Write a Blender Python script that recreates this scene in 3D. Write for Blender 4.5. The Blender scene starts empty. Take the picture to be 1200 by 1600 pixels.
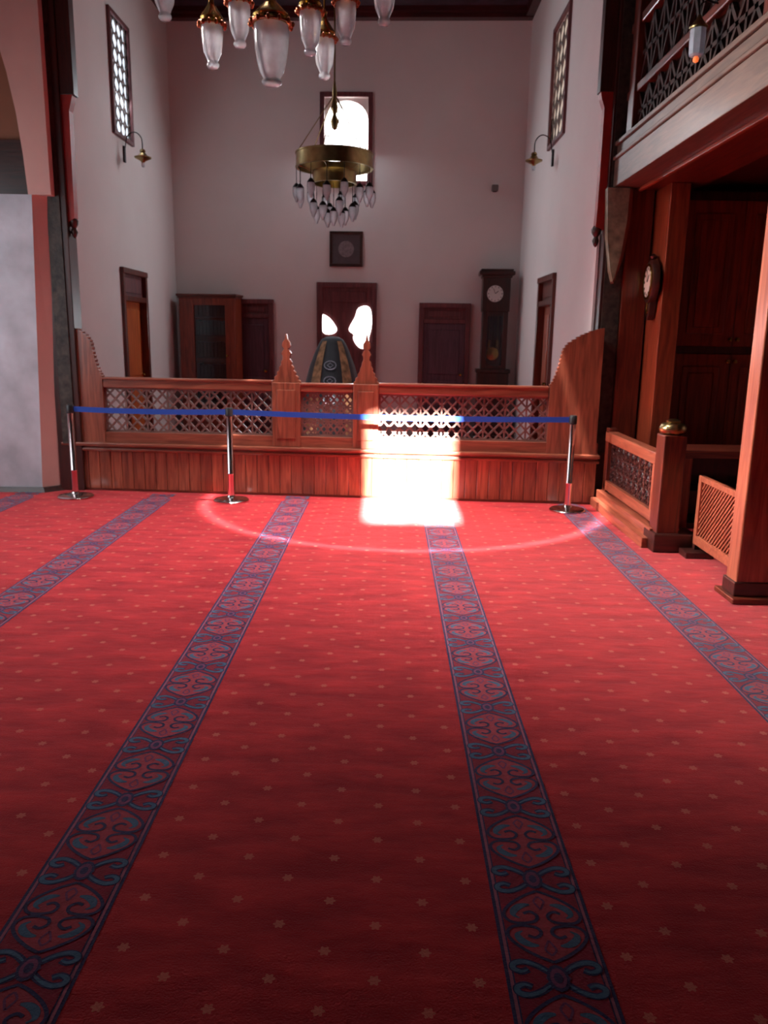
import bpy, bmesh, math, random
from mathutils import Vector, Matrix
R = math.radians
random.seed(7)
scene = bpy.context.scene
col = scene.collection

# ------------------------------------------------------------------ colour / material helpers
def lin(c):
    return tuple(((v/255.0)/12.92 if v/255.0 <= 0.04045 else ((v/255.0+0.055)/1.055)**2.4) for v in c) + (1.0,)

def mat(name, c, rough=0.6, metal=0.0, var=0.12, nscale=9.0, bump=0.0, bscale=60.0, coat=0.0, sheen=0.0,
        emit=None, estr=0.0, trans=0.0, alpha=1.0, spec=0.5):
    m = bpy.data.materials.new(name); m.use_nodes = True
    nt = m.node_tree; b = nt.nodes['Principled BSDF']
    b.inputs['Roughness'].default_value = rough
    b.inputs['Metallic'].default_value = metal
    b.inputs['Coat Weight'].default_value = coat
    b.inputs['Coat Roughness'].default_value = 0.15
    b.inputs['Sheen Weight'].default_value = sheen
    b.inputs['Transmission Weight'].default_value = trans
    b.inputs['Alpha'].default_value = alpha
    b.inputs['Specular IOR Level'].default_value = spec
    tc = nt.nodes.new('ShaderNodeTexCoord')
    nz = nt.nodes.new('ShaderNodeTexNoise'); nz.inputs['Scale'].default_value = nscale; nz.inputs['Detail'].default_value = 5
    nt.links.new(tc.outputs['Object'], nz.inputs['Vector'])
    rp = nt.nodes.new('ShaderNodeValToRGB')
    L = lin(c)
    rp.color_ramp.elements[0].position = 0.3; rp.color_ramp.elements[1].position = 0.7
    rp.color_ramp.elements[0].color = tuple(v*(1-var) for v in L[:3])+(1,)
    rp.color_ramp.elements[1].color = tuple(min(1, v*(1+var)) for v in L[:3])+(1,)
    nt.links.new(nz.outputs['Fac'], rp.inputs['Fac'])
    nt.links.new(rp.outputs['Color'], b.inputs['Base Color'])
    if bump:
        n2 = nt.nodes.new('ShaderNodeTexNoise'); n2.inputs['Scale'].default_value = bscale; n2.inputs['Detail'].default_value = 3
        nt.links.new(tc.outputs['Object'], n2.inputs['Vector'])
        bp = nt.nodes.new('ShaderNodeBump'); bp.inputs['Strength'].default_value = bump; bp.inputs['Distance'].default_value = 0.01
        nt.links.new(n2.outputs['Fac'], bp.inputs['Height']); nt.links.new(bp.outputs['Normal'], b.inputs['Normal'])
    if emit is not None:
        b.inputs['Emission Color'].default_value = lin(emit); b.inputs['Emission Strength'].default_value = estr
    return m

def wood(name, dark, light, axis='z', rough=0.38, coat=0.25, island=0.0):
    m = bpy.data.materials.new(name); m.use_nodes = True
    nt = m.node_tree; b = nt.nodes['Principled BSDF']
    b.inputs['Roughness'].default_value = rough
    b.inputs['Coat Weight'].default_value = coat; b.inputs['Coat Roughness'].default_value = 0.2
    tc = nt.nodes.new('ShaderNodeTexCoord'); mp = nt.nodes.new('ShaderNodeMapping')
    s = {'x': (0.9, 11, 11), 'y': (11, 0.9, 11), 'z': (11, 11, 0.9)}[axis]
    mp.inputs['Scale'].default_value = s
    nt.links.new(tc.outputs['Object'], mp.inputs['Vector'])
    nz = nt.nodes.new('ShaderNodeTexNoise'); nz.inputs['Scale'].default_value = 2.2; nz.inputs['Detail'].default_value = 7
    nz.inputs['Distortion'].default_value = 1.2
    nt.links.new(mp.outputs['Vector'], nz.inputs['Vector'])
    rp = nt.nodes.new('ShaderNodeValToRGB')
    rp.color_ramp.elements[0].position = 0.32; rp.color_ramp.elements[1].position = 0.7
    rp.color_ramp.elements[0].color = lin(dark); rp.color_ramp.elements[1].color = lin(light)
    nt.links.new(nz.outputs['Fac'], rp.inputs['Fac'])
    out = rp.outputs['Color']
    if island:
        g = nt.nodes.new('ShaderNodeNewGeometry'); mr = nt.nodes.new('ShaderNodeMapRange')
        mr.inputs['To Min'].default_value = 1-island; mr.inputs['To Max'].default_value = 1+island
        nt.links.new(g.outputs['Random Per Island'], mr.inputs['Value'])
        hs = nt.nodes.new('ShaderNodeHueSaturation')
        nt.links.new(mr.outputs['Result'], hs.inputs['Value']); nt.links.new(out, hs.inputs['Color']); out = hs.outputs['Color']
    nt.links.new(out, b.inputs['Base Color'])
    bp = nt.nodes.new('ShaderNodeBump'); bp.inputs['Strength'].default_value = 0.12; bp.inputs['Distance'].default_value = 0.01
    nt.links.new(nz.outputs['Fac'], bp.inputs['Height']); nt.links.new(bp.outputs['Normal'], b.inputs['Normal'])
    return m

# ------------------------------------------------------------------ mesh helpers
def smooth_pts(pts, n=6):
    P = [Vector(p) for p in pts]; out = []
    for i in range(len(P)-1):
        p0 = P[max(i-1, 0)]; p1 = P[i]; p2 = P[i+1]; p3 = P[min(i+2, len(P)-1)]
        for k in range(n):
            t = k/n
            out.append(0.5*((2*p1)+(p2-p0)*t+(2*p0-5*p1+4*p2-p3)*t*t+(3*p1-p0-3*p2+p3)*t**3))
    out.append(P[-1]); return out

class MB:
    def __init__(s): s.bm = bmesh.new()
    def box(s, x0, x1, y0, y1, z0, z1, bev=0.0, m=0, rot=None, seg=2):
        c = Vector(((x0+x1)/2, (y0+y1)/2, (z0+z1)/2))
        r = bmesh.ops.create_cube(s.bm, size=1.0)
        vs = r['verts']
        for v in vs:
            v.co = Vector((v.co.x*(x1-x0), v.co.y*(y1-y0), v.co.z*(z1-z0)))
            if rot is not None: v.co = rot @ v.co
            v.co += c
        fs = set(f for v in vs for f in v.link_faces)
        for f in fs: f.material_index = m
        if bev:
            es = list(set(e for v in vs for e in v.link_edges))
            bmesh.ops.bevel(s.bm, geom=es, offset=bev, segments=seg, affect='EDGES', profile=0.5)
        return s
    def prism(s, pts, axis, a0, a1, m=0, bev=0.0):
        def P(p, a):
            return {'x': (a, p[0], p[1]), 'y': (p[0], a, p[1]), 'z': (p[0], p[1], a)}[axis]
        A = [s.bm.verts.new(P(p, a0)) for p in pts]; B = [s.bm.verts.new(P(p, a1)) for p in pts]
        n = len(pts); fs = []
        fs.append(s.bm.faces.new(A)); fs.append(s.bm.faces.new(B[::-1]))
        for i in range(n):
            fs.append(s.bm.faces.new((A[(i+1) % n], A[i], B[i], B[(i+1) % n])))
        for f in fs: f.material_index = m
        bmesh.ops.recalc_face_normals(s.bm, faces=fs)
        if bev:
            es = list(set(fs[0].edges) | set(fs[1].edges))
            bmesh.ops.bevel(s.bm, geom=es, offset=bev, segments=2, affect='EDGES', profile=0.5)
        return s
    def loft(s, ringA, ringB, m=0):
        A = [s.bm.verts.new(p) for p in ringA]; B = [s.bm.verts.new(p) for p in ringB]; n = len(A); fs = []
        fs.append(s.bm.faces.new(A)); fs.append(s.bm.faces.new(B[::-1]))
        for i in range(n): fs.append(s.bm.faces.new((A[(i+1) % n], A[i], B[i], B[(i+1) % n])))
        for f in fs: f.material_index = m
        bmesh.ops.recalc_face_normals(s.bm, faces=fs); return s
    def lathe(s, prof, c=(0, 0, 0), n=24, m=0, sx=1, sy=1, fold=None, axis='z', cap=True):
        rings = []
        for (r, z) in prof:
            ring = []
            for k in range(n):
                a = 2*math.pi*k/n; rr = max(r, 1e-4)
                if fold: rr *= 1+fold(a, z)
                p = Vector((rr*math.cos(a)*sx, rr*math.sin(a)*sy, z))
                if axis == 'y': p = Vector((p.x, p.z, p.y))
                if axis == 'x': p = Vector((p.z, p.x, p.y))
                ring.append(s.bm.verts.new(p+Vector(c)))
            rings.append(ring)
        fs = []
        for i in range(len(rings)-1):
            for k in range(n):
                fs.append(s.bm.faces.new((rings[i][k], rings[i][(k+1) % n], rings[i+1][(k+1) % n], rings[i+1][k])))
        if cap and prof[0][0] > 1e-3: fs.append(s.bm.faces.new(rings[0][::-1]))
        if cap and prof[-1][0] > 1e-3: fs.append(s.bm.faces.new(rings[-1]))
        for f in fs: f.material_index = m
        bmesh.ops.recalc_face_normals(s.bm, faces=fs)
        return s
    def tube(s, path, r, n=8, m=0, closed=False):
        P = [Vector(p) for p in path]; rings = []; N = len(P); fs = []
        for i, p in enumerate(P):
            if closed: t = P[(i+1) % N]-P[i-1]
            else: t = P[min(i+1, N-1)]-P[max(i-1, 0)]
            t.normalize()
            up = Vector((0, 0, 1)) if abs(t.z) < 0.95 else Vector((1, 0, 0))
            a = t.cross(up).normalized(); b = t.cross(a)
            rr = r[i] if isinstance(r, (list, tuple)) else r
            rings.append([s.bm.verts.new(p+a*rr*math.cos(2*math.pi*k/n)+b*rr*math.sin(2*math.pi*k/n)) for k in range(n)])
        for i in range(N if closed else N-1):
            for k in range(n):
                fs.append(s.bm.faces.new((rings[i][k], rings[i][(k+1) % n], rings[(i+1) % N][(k+1) % n], rings[(i+1) % N][k])))
        if not closed:
            fs.append(s.bm.faces.new(rings[0])); fs.append(s.bm.faces.new(rings[-1][::-1]))
        for f in fs: f.material_index = m
        bmesh.ops.recalc_face_normals(s.bm, faces=fs)
        return s
    def band(s, r0, r1, z0, z1, c=(0, 0, 0), n=40, m=0):     # hollow cylinder, wall r0..r1
        pr = [(r0, z0), (r1, z0), (r1, z1), (r0, z1)]
        rings = [[s.bm.verts.new((c[0]+r*math.cos(2*math.pi*k/n), c[1]+r*math.sin(2*math.pi*k/n), c[2]+z)) for k in range(n)] for r, z in pr]
        fs = []
        for i in range(4):
            for k in range(n):
                fs.append(s.bm.faces.new((rings[i][k], rings[i][(k+1) % n], rings[(i+1) % 4][(k+1) % n], rings[(i+1) % 4][k])))
        for f in fs: f.material_index = m
        bmesh.ops.recalc_face_normals(s.bm, faces=fs)
        return s
    def bar(s, p, q, w, d0, d1, m=0):                      # flat bar in the x-z plane from p to q
        p = Vector(p); q = Vector(q); t = (q-p).normalized(); nrm = Vector((-t.y, t.x))*w/2
        return s.prism([tuple(p+nrm), tuple(q+nrm), tuple(q-nrm), tuple(p-nrm)], 'y', d0, d1, m)
    def ribbon(s, pts, w, z, m=0):
        P = [Vector(p) for p in pts]; N = len(P); L = []; Rr = []
        for i, p in enumerate(P):
            t = P[min(i+1, N-1)]-P[max(i-1, 0)]; t.normalize()
            ww = (w(i/(N-1)) if callable(w) else w)/2
            nrm = Vector((-t.y, t.x))*ww
            a = p+nrm; b = p-nrm
            L.append(s.bm.verts.new((a.x, a.y, z))); Rr.append(s.bm.verts.new((b.x, b.y, z)))
        for i in range(N-1):
            f = s.bm.faces.new((L[i], Rr[i], Rr[i+1], L[i+1])); f.material_index = m
            f.normal_update()
            if f.normal.z < 0: f.normal_flip()
        return s
    def poly(s, pts, z, m=0):
        f = s.bm.faces.new([s.bm.verts.new((p[0], p[1], z)) for p in pts]); f.material_index = m
        f.normal_update()
        if f.normal.z < 0: f.normal_flip()
        return s
    def build(s, name, mats, parent=None, smooth=None, loc=None, rz=0):
        me = bpy.data.meshes.new(name); s.bm.to_mesh(me); s.bm.free()
        if not isinstance(mats, (list, tuple)): mats = [mats]
        for m in mats: me.materials.append(m)
        if smooth:
            for p in me.polygons: p.use_smooth = True
            me.set_sharp_from_angle(angle=R(smooth))
        o = bpy.data.objects.new(name, me); col.objects.link(o)
        if parent is not None: o.parent = parent
        if loc is not None: o.location = loc
        o.rotation_euler.z = rz
        return o

def tag(o, label=None, cat=None, group=None, kind=None):
    if label: o['label'] = label
    if cat: o['category'] = cat
    if group: o['group'] = group
    if kind: o['kind'] = kind
    return o
def thing(name, label, cat, loc=(0, 0, 0), rz=0, group=None, kind=None):
    o = bpy.data.objects.new(name, None); col.objects.link(o)
    o.empty_display_size = 0.1
    o.location = loc; o.rotation_euler.z = rz
    return tag(o, label, cat, group, kind)
def copy_tree(o, parent=None):
    c = o.copy(); col.objects.link(c)
    if parent is not None: c.parent = parent
    for ch in list(o.children): copy_tree(ch, c)
    return c

# frames of reference: balustrade line, back wall, side walls
RAIL = ((-0.54, 8.18, 0), R(-3.5))
BACK = ((-0.70, 13.40, 0), R(-2.5))
def railp(s, d, z=0):
    a = RAIL[1]; return (RAIL[0][0]+s*math.cos(a)-d*math.sin(a), RAIL[0][1]+s*math.sin(a)+d*math.cos(a), z)
def backp(s, d, z=0):
    a = BACK[1]; return (BACK[0][0]+s*math.cos(a)-d*math.sin(a), BACK[0][1]+s*math.sin(a)+d*math.cos(a), z)
XL, XR = -3.5, 2.05
CEIL = 6.42

# ------------------------------------------------------------------ materials
M = {}
M['plaster'] = mat('white_plaster', (226, 217, 214), rough=0.85, var=0.035, nscale=1.3, bump=0.05, bscale=25)
M['stone'] = mat('whitewashed_stone', (186, 187, 194), rough=0.8, var=0.22, nscale=3.0, bump=0.25, bscale=14)
M['pink'] = mat('pink_plaster', (206, 160, 150), rough=0.85, var=0.06, nscale=2.5, bump=0.1, bscale=20)
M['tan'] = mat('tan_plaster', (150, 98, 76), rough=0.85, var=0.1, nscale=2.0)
M['ceil'] = mat('painted_ceiling', (60, 44, 56), rough=0.7, var=0.55, nscale=5.5)
M['ceil_trim'] = wood('ceiling_trim', (52, 16, 18), (84, 26, 26), 'x')
M['slab'] = mat('floor_slab', (90, 60, 50), rough=0.9)
RW_D, RW_L = (106, 50, 35), (152, 82, 59)
M['rail_x'] = wood('rail_wood_across', RW_D, RW_L, 'x', 0.36, 0.35)
M['rail_z'] = wood('rail_wood_upright', RW_D, RW_L, 'z', 0.36, 0.35)
M['plank'] = wood('plank_wood', (112, 54, 39), (168, 92, 66), 'z', 0.3, 0.5, island=0.22)
M['lattice'] = wood('lattice_wood', (92, 62, 56), (124, 88, 78), 'x', 0.5, 0.1)
M['red_x'] = wood('red_wood_along_x', (74, 27, 18), (118, 48, 31), 'x', 0.36, 0.3)
M['red_y'] = wood('red_wood_along_y', (74, 27, 18), (118, 48, 31), 'y', 0.36, 0.3)
M['red_z'] = wood('red_wood_upright', (74, 27, 18), (118, 48, 31), 'z', 0.36, 0.3)
M['bright_y'] = wood('orange_wood_along_y', (138, 66, 47), (184, 102, 74), 'y', 0.38, 0.3)
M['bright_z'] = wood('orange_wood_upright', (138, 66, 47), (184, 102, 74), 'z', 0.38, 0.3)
M['panel_z'] = wood('brown_panel_wood', (104, 38, 22), (150, 64, 38), 'z', 0.36, 0.3)
M['dark_z'] = wood('dark_wood_upright', (38, 16, 13), (70, 28, 21), 'z', 0.4, 0.25)
M['dark_x'] = wood('dark_wood_across', (38, 16, 13), (70, 28, 21), 'x', 0.4, 0.25)
M['dark_y'] = wood('dark_wood_along_y', (38, 16, 13), (70, 28, 21), 'y', 0.4, 0.25)
M['maroon_z'] = wood('maroon_wood', (88, 46, 50), (126, 68, 70), 'z', 0.5, 0.1)
M['door_z'] = wood('plum_door_wood', (74, 48, 60), (104, 70, 82), 'z', 0.5, 0.1)
M['door_orange'] = wood('sunlit_orange_door', (176, 82, 40), (220, 120, 66), 'z', 0.3, 0.4)  # colour brightened to stand in for light on the leaf
M['fret_y'] = wood('dark_fretwork', (34, 16, 14), (58, 26, 20), 'y', 0.75, 0.0)
M['beam_y'] = wood('greyed_beam_wood', (88, 66, 56), (118, 90, 76), 'y', 0.5, 0.1)
M['redpaint'] = mat('red_painted_wood', (150, 34, 26), rough=0.5, var=0.15)
M['carve'] = mat('painted_carving', (52, 44, 38), rough=0.6, var=0.75, nscale=16, bump=0.4, bscale=30)
M['corbel'] = mat('green_painted_corbel', (128, 122, 100), rough=0.6, var=0.4, nscale=14, bump=0.3, bscale=30)
M['chrome'] = mat('polished_steel', (214, 206, 206), rough=0.16, metal=1.0, var=0.02)
M['black'] = mat('black_plastic', (26, 22, 24), rough=0.4)
M['belt'] = mat('blue_webbing', (26, 74, 170), rough=0.7, var=0.06, nscale=60)
M['brass'] = mat('aged_brass', (188, 150, 78), rough=0.24, metal=1.0, var=0.12, nscale=14)
M['brass_dark'] = mat('dull_brass', (160, 136, 92), rough=0.30, metal=1.0, var=0.2, nscale=14)
M['copper'] = mat('copper_crown', (196, 110, 76), rough=0.3, metal=1.0, var=0.15, nscale=40)
M['iron'] = mat('dark_iron', (48, 40, 40), rough=0.45, metal=0.8)
M['white'] = mat('white_dial', (214, 208, 204), rough=0.5, var=0.03)
M['dial_pink'] = mat('cream_dial', (214, 186, 172), rough=0.5, var=0.03)
M['paper'] = mat('grey_picture_print', (84, 74, 78), rough=0.6, var=0.1, nscale=20)
M['medal'] = mat('pale_medallion', (130, 118, 122), rough=0.6, var=0.25, nscale=26)
M['cloth'] = mat('black_green_cloth', (26, 27, 34), rough=0.75, var=0.3, nscale=12, sheen=0.1)
M['gold'] = mat('gold_embroidery', (172, 130, 96), rough=0.6, metal=0.1, var=0.6, nscale=14)
M['silver'] = mat('silver_thread', (130, 130, 142), rough=0.5, metal=0.3, var=0.2, nscale=30)
M['teal'] = mat('teal_binding', (52, 120, 124), rough=0.6, var=0.15)
M['book_b'] = mat('blue_black_binding', (36, 40, 62), rough=0.6, var=0.2)
M['book_r'] = mat('brown_binding', (74, 44, 36), rough=0.6, var=0.2)
M['pane_hot'] = mat('daylit_pane', (255, 255, 255), rough=0.5, var=0.0, emit=(255, 253, 250), estr=5.0)
M['pane_blue'] = mat('daylit_plaster_window', (230, 235, 240), rough=0.6, var=0.02, emit=(220, 232, 245), estr=1.25)
M['pane_warm'] = mat('dim_plaster_window', (220, 205, 190), rough=0.6, var=0.02, emit=(236, 216, 196), estr=0.42)
M['lat_grey'] = mat('window_tracery', (120, 108, 104), rough=0.7, var=0.1)
M['bulb'] = mat('orange_bulb', (255, 150, 90), rough=0.4, var=0, emit=(255, 120, 60), estr=0.7)

def glassy(name, c, mixf, trl=0.5):
    m = bpy.data.materials.new(name); m.use_nodes = True; nt = m.node_tree
    for n in list(nt.nodes): nt.nodes.remove(n)
    out = nt.nodes.new('ShaderNodeOutputMaterial')
    tr = nt.nodes.new('ShaderNodeBsdfTransparent'); tr.inputs['Color'].default_value = (0.94, 0.95, 0.97, 1)
    df = nt.nodes.new('ShaderNodeBsdfDiffuse'); df.inputs['Color'].default_value = lin(c)
    tl = nt.nodes.new('ShaderNodeBsdfTranslucent'); tl.inputs['Color'].default_value = lin(c)
    gl = nt.nodes.new('ShaderNodeBsdfGlossy'); gl.inputs['Roughness'].default_value = 0.12
    m1 = nt.nodes.new('ShaderNodeMixShader'); m1.inputs[0].default_value = trl
    nt.links.new(df.outputs[0], m1.inputs[1]); nt.links.new(tl.outputs[0], m1.inputs[2])
    m2 = nt.nodes.new('ShaderNodeMixShader')
    nz = nt.nodes.new('ShaderNodeTexNoise'); nz.inputs['Scale'].default_value = 30
    mr = nt.nodes.new('ShaderNodeMapRange'); mr.inputs['To Min'].default_value = mixf-0.12; mr.inputs['To Max'].default_value = mixf+0.12
    tc = nt.nodes.new('ShaderNodeTexCoord'); nt.links.new(tc.outputs['Object'], nz.inputs['Vector'])
    nt.links.new(nz.outputs['Fac'], mr.inputs['Value']); nt.links.new(mr.outputs['Result'], m2.inputs[0])
    nt.links.new(tr.outputs[0], m2.inputs[1]); nt.links.new(m1.outputs[0], m2.inputs[2])
    m3 = nt.nodes.new('ShaderNodeMixShader')
    fr = nt.nodes.new('ShaderNodeLayerWeight'); fr.inputs['Blend'].default_value = 0.3
    nt.links.new(fr.outputs['Fresnel'], m3.inputs[0])
    nt.links.new(m2.outputs[0], m3.inputs[1]); nt.links.new(gl.outputs[0], m3.inputs[2])
    nt.links.new(m3.outputs[0], out.inputs['Surface'])
    return m
M['frost'] = glassy('frosted_lamp_glass', (244, 246, 252), 0.66, 0.55)
M['glass'] = glassy('clear_lamp_glass', (248, 248, 252), 0.55, 0.5)
M['lantern_glass'] = glassy('lantern_glass', (214, 230, 246), 0.8, 0.4)
M['case_glass'] = glassy('cabinet_glass', (120, 120, 130), 0.12, 0.3)

# carpet: red pile with rows of little flowers
CP, CO = 0.276, 0.126          # flower pitch across and offset
def carpet_material():
    m = bpy.data.materials.new('red_carpet_pile'); m.use_nodes = True; nt = m.node_tree; b = nt.nodes['Principled BSDF']
    N = nt.nodes.new; Lk = nt.links.new
    def val(x, sock):
        if isinstance(x, (int, float)): sock.default_value = x
        else: Lk(x, sock)
    def mth(op, a, c=None):
        n = N('ShaderNodeMath'); n.operation = op; val(a, n.inputs[0])
        if c is not None: val(c, n.inputs[1])
        return n.outputs[0]
    tc = N('ShaderNodeTexCoord'); sp = N('ShaderNodeSeparateXYZ'); Lk(tc.outputs['Object'], sp.inputs[0])
    def flower(ox, oy):
        fx = mth('SUBTRACT', mth('FRACT', mth('DIVIDE', mth('ADD', sp.outputs[0], 50*CP-ox+CP/2), CP)), 0.5)
        fy = mth('SUBTRACT', mth('FRACT', mth('DIVIDE', mth('ADD', sp.outputs[1], 40-oy+0.1), 0.2)), 0.5)
        dx = mth('MULTIPLY', fx, CP); dy = mth('MULTIPLY', fy, 0.2)
        d = mth('SQRT', mth('ADD', mth('MULTIPLY', dx, dx), mth('MULTIPLY', dy, dy)))
        an = mth('ARCTAN2', dy, dx)
        rad = mth('ADD', mth('MULTIPLY', mth('COSINE', mth('MULTIPLY', an, 6.0)), 0.0030), 0.0150)
        petal = mth('LESS_THAN', d, rad)
        return petal
    f = mth('MAXIMUM', flower(CO, 0.083), flower(CO-CP/2, 0.183))
    mp = N('ShaderNodeMapping'); mp.inputs['Scale'].default_value = (1.6, 4.6, 1); Lk(tc.outputs['Object'], mp.inputs['Vector'])
    nz = N('ShaderNodeTexNoise'); nz.inputs['Scale'].default_value = 1.9; nz.inputs['Detail'].default_value = 6; nz.inputs['Roughness'].default_value = 0.62
    Lk(mp.outputs['Vector'], nz.inputs['Vector'])
    rp = N('ShaderNodeValToRGB'); rp.color_ramp.elements[0].position = 0.34; rp.color_ramp.elements[1].position = 0.68
    rp.color_ramp.elements[0].color = lin((158, 22, 34)); rp.color_ramp.elements[1].color = lin((206, 48, 52))
    Lk(nz.outputs['Fac'], rp.inputs['Fac'])
    n3 = N('ShaderNodeTexNoise'); n3.inputs['Scale'].default_value = 160; Lk(tc.outputs['Object'], n3.inputs['Vector'])
    mx = N('ShaderNodeMix'); mx.data_type = 'RGBA'
    fm = mth('MULTIPLY', f, mth('ADD', mth('MULTIPLY', n3.outputs['Fac'], 0.4), 0.30))
    Lk(fm, mx.inputs[0]); Lk(rp.outputs['Color'], mx.inputs[6]); mx.inputs[7].default_value = lin((214, 134, 108))
    Lk(mx.outputs[2], b.inputs['Base Color'])
    b.inputs['Roughness'].default_value = 0.95; b.inputs['Specular IOR Level'].default_value = 0.15
    b.inputs['Sheen Weight'].default_value = 0.3; b.inputs['Sheen Roughness'].default_value = 0.5
    b.inputs['Sheen Tint'].default_value = lin((255, 190, 190))
    ad = mth('ADD', mth('MULTIPLY', n3.outputs['Fac'], 0.35), mth('MULTIPLY', nz.outputs['Fac'], 1.0))
    bp = N('ShaderNodeBump'); bp.inputs['Strength'].default_value = 0.5; bp.inputs['Distance'].default_value = 0.02
    Lk(ad, bp.inputs['Height']); Lk(bp.outputs['Normal'], b.inputs['Normal'])
    return m
M['carpet'] = carpet_material()
def yarn(name, c):
    return mat(name, c, rough=0.95, var=0.14, nscale=50, bump=0.3, bscale=150, sheen=0.22, spec=0.15)
M['y_field'] = yarn('crimson_yarn', (142, 16, 44))
M['y_navy'] = yarn('navy_yarn', (52, 40, 82))
M['y_teal'] = yarn('teal_yarn', (70, 100, 126))
M['y_rose'] = yarn('rose_yarn', (170, 56, 68))
M['y_plum'] = yarn('plum_yarn', (120, 54, 92))
M['y_pink'] = yarn('pink_yarn', (158, 84, 104))

# ================================================================== SETTING
def wall(name, label, u0, u1, z0, z1, th, holes, m, loc, rz):
    us = sorted(set([u0, u1]+[h[0] for h in holes]+[h[1] for h in holes]))
    zs = sorted(set([z0, z1]+[h[2] for h in holes]+[h[3] for h in holes]))
    b = MB()
    for i in range(len(us)-1):
        j = 0
        while j < len(zs)-1:
            def inhole(jj):
                cu = (us[i]+us[i+1])/2; cz = (zs[jj]+zs[jj+1])/2
                return any(h[0] < cu < h[1] and h[2] < cz < h[3] for h in holes)
            if inhole(j): j += 1; continue
            k = j
            while k+1 < len(zs)-1 and not inhole(k+1): k += 1
            b.box(us[i], us[i+1], 0, th, zs[j], zs[k+1]); j = k+1
    bmesh.ops.remove_doubles(b.bm, verts=b.bm.verts[:], dist=1e-4)
    o = b.build(name, m, loc=loc, rz=rz)
    return tag(o, label, 'wall', kind='structure')

fl = MB().box(-5.6, 4.7, -3.2, 14.2, -0.3, -0.012).build('floor', M['slab'])
tag(fl, 'floor under the red carpet', 'floor', kind='structure')

# carpet with patterned stripes
carpet = thing('carpet', 'red fitted carpet with patterned stripes and small flowers', 'carpet')
MB().prism([(-5.45, -2.98), (4.45, -2.98), (4.45, 8.28), (2.0, 8.28), (2.0, 13.2), (-3.45, 13.4), (-3.45, 8.28), (-5.45, 8.28)], 'z', -0.012, 0.0).build('pile', M['carpet'], carpet)
def stripe_mesh():
    b = MB(); W = 0.1385; Y0, Y1 = -2.6, 7.92
    def rect(x0, x1, z, m):
        n = 22
        for i in range(n):
            a = Y0+(Y1-Y0)*i/n; c = Y0+(Y1-Y0)*(i+1)/n
            b.poly([(x0, a), (x1, a), (x1, c), (x0, c)], z, m)
    rect(-W, W, 0.0012, 1)                       # navy edge
    rect(-W+0.010, W-0.010, 0.0018, 5)           # pink line
    rect(-W+0.019, W-0.019, 0.0024, 1)
    rect(-W+0.023, W-0.023, 0.0030, 0)           # field
    lobe = smooth_pts([(0, .142), (-.035, .124), (-.078, .092), (-.106, .058), (-.110, .030), (-.092, .009), (-.058, .005), (-.024, .014), (-.016, .036), (-.034, .052), (-.054, .044)], 4)
    hull = smooth_pts([(0, .142), (-.035, .124), (-.078, .092), (-.106, .058), (-.110, .030), (-.092, .007), (-.058, 0), (0, 0)], 3)
    comma = smooth_pts([(-.030, .082), (-.054, .078), (-.076, .062), (-.084, .040), (-.068, .026)], 4)
    leaf = smooth_pts([(0, .118), (-.015, .098), (-.008, .078), (0, .062)], 3)
    scroll = smooth_pts([(-.018, .018), (-.048, .042), (-.082, .056), (-.110, .050), (-.114, .032), (-.094, .022), (-.074, .030)], 4)
    k0 = int((Y0-1.995)/0.394); k1 = int((Y1-1.995)/0.394)
    for k in range(k0, k1+1):
        cy = 1.995+0.394*k
        for sy in (1, -1):
            for sx in (1, -1):
                T = lambda pts: [(p[0]*sx, cy+p[1]*sy) for p in pts]
                b.poly(T(hull), 0.0036, 3)
                b.ribbon(T(lobe), 0.0105, 0.0046, 1)
                b.ribbon(T(comma), lambda t: 0.006+0.018*math.sin(math.pi*min(1, t*1.1)), 0.0042, 2)
                b.ribbon(T(leaf), 0.007, 0.0042, 4)
                Ks = lambda pts: [(p[0]*sx, cy+0.197+p[1]*sy) for p in pts]
                b.ribbon(Ks(scroll), 0.022, 0.0037, 1)
                b.ribbon(Ks(scroll), lambda t: 0.004+0.012*math.sin(math.pi*t), 0.0042, 2)
        n = 12
        b.poly([(0.030*math.cos(2*math.pi*i/n), cy+0.197+0.046*math.sin(2*math.pi*i/n)) for i in range(n)], 0.0047, 1)
        b.poly([(0.022*math.cos(2*math.pi*i/n), cy+0.197+0.034*math.sin(2*math.pi*i/n)) for i in range(n)], 0.0051, 4)
        b.poly([(0.012*math.cos(2*math.pi*i/n), cy+0.197+0.018*math.sin(2*math.pi*i/n)) for i in range(n)], 0.0055, 1)
        for sx in (1, -1):
            b.poly([(0.012*sx, cy+0.235), (0.034*sx, cy+0.197), (0.012*sx, cy+0.159), (0.0, cy+0.197)], 0.0044, 4)
    return b
st0 = stripe_mesh().build('stripe', [M['y_field'], M['y_navy'], M['y_teal'], M['y_rose'], M['y_plum'], M['y_pink']], carpet)
SX = [-5.10, -3.71, -2.32, -0.925, 0.474, 1.845]
st0.location = (SX[0], 0, 0)
for x in SX[1:]:
    c = st0.copy(); col.objects.link(c); c.location = (x, 0, 0)
for o in carpet.children:
    if o.name.startswith('stripe'): o['label'] = 'purple and navy patterned carpet stripe'

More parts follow.
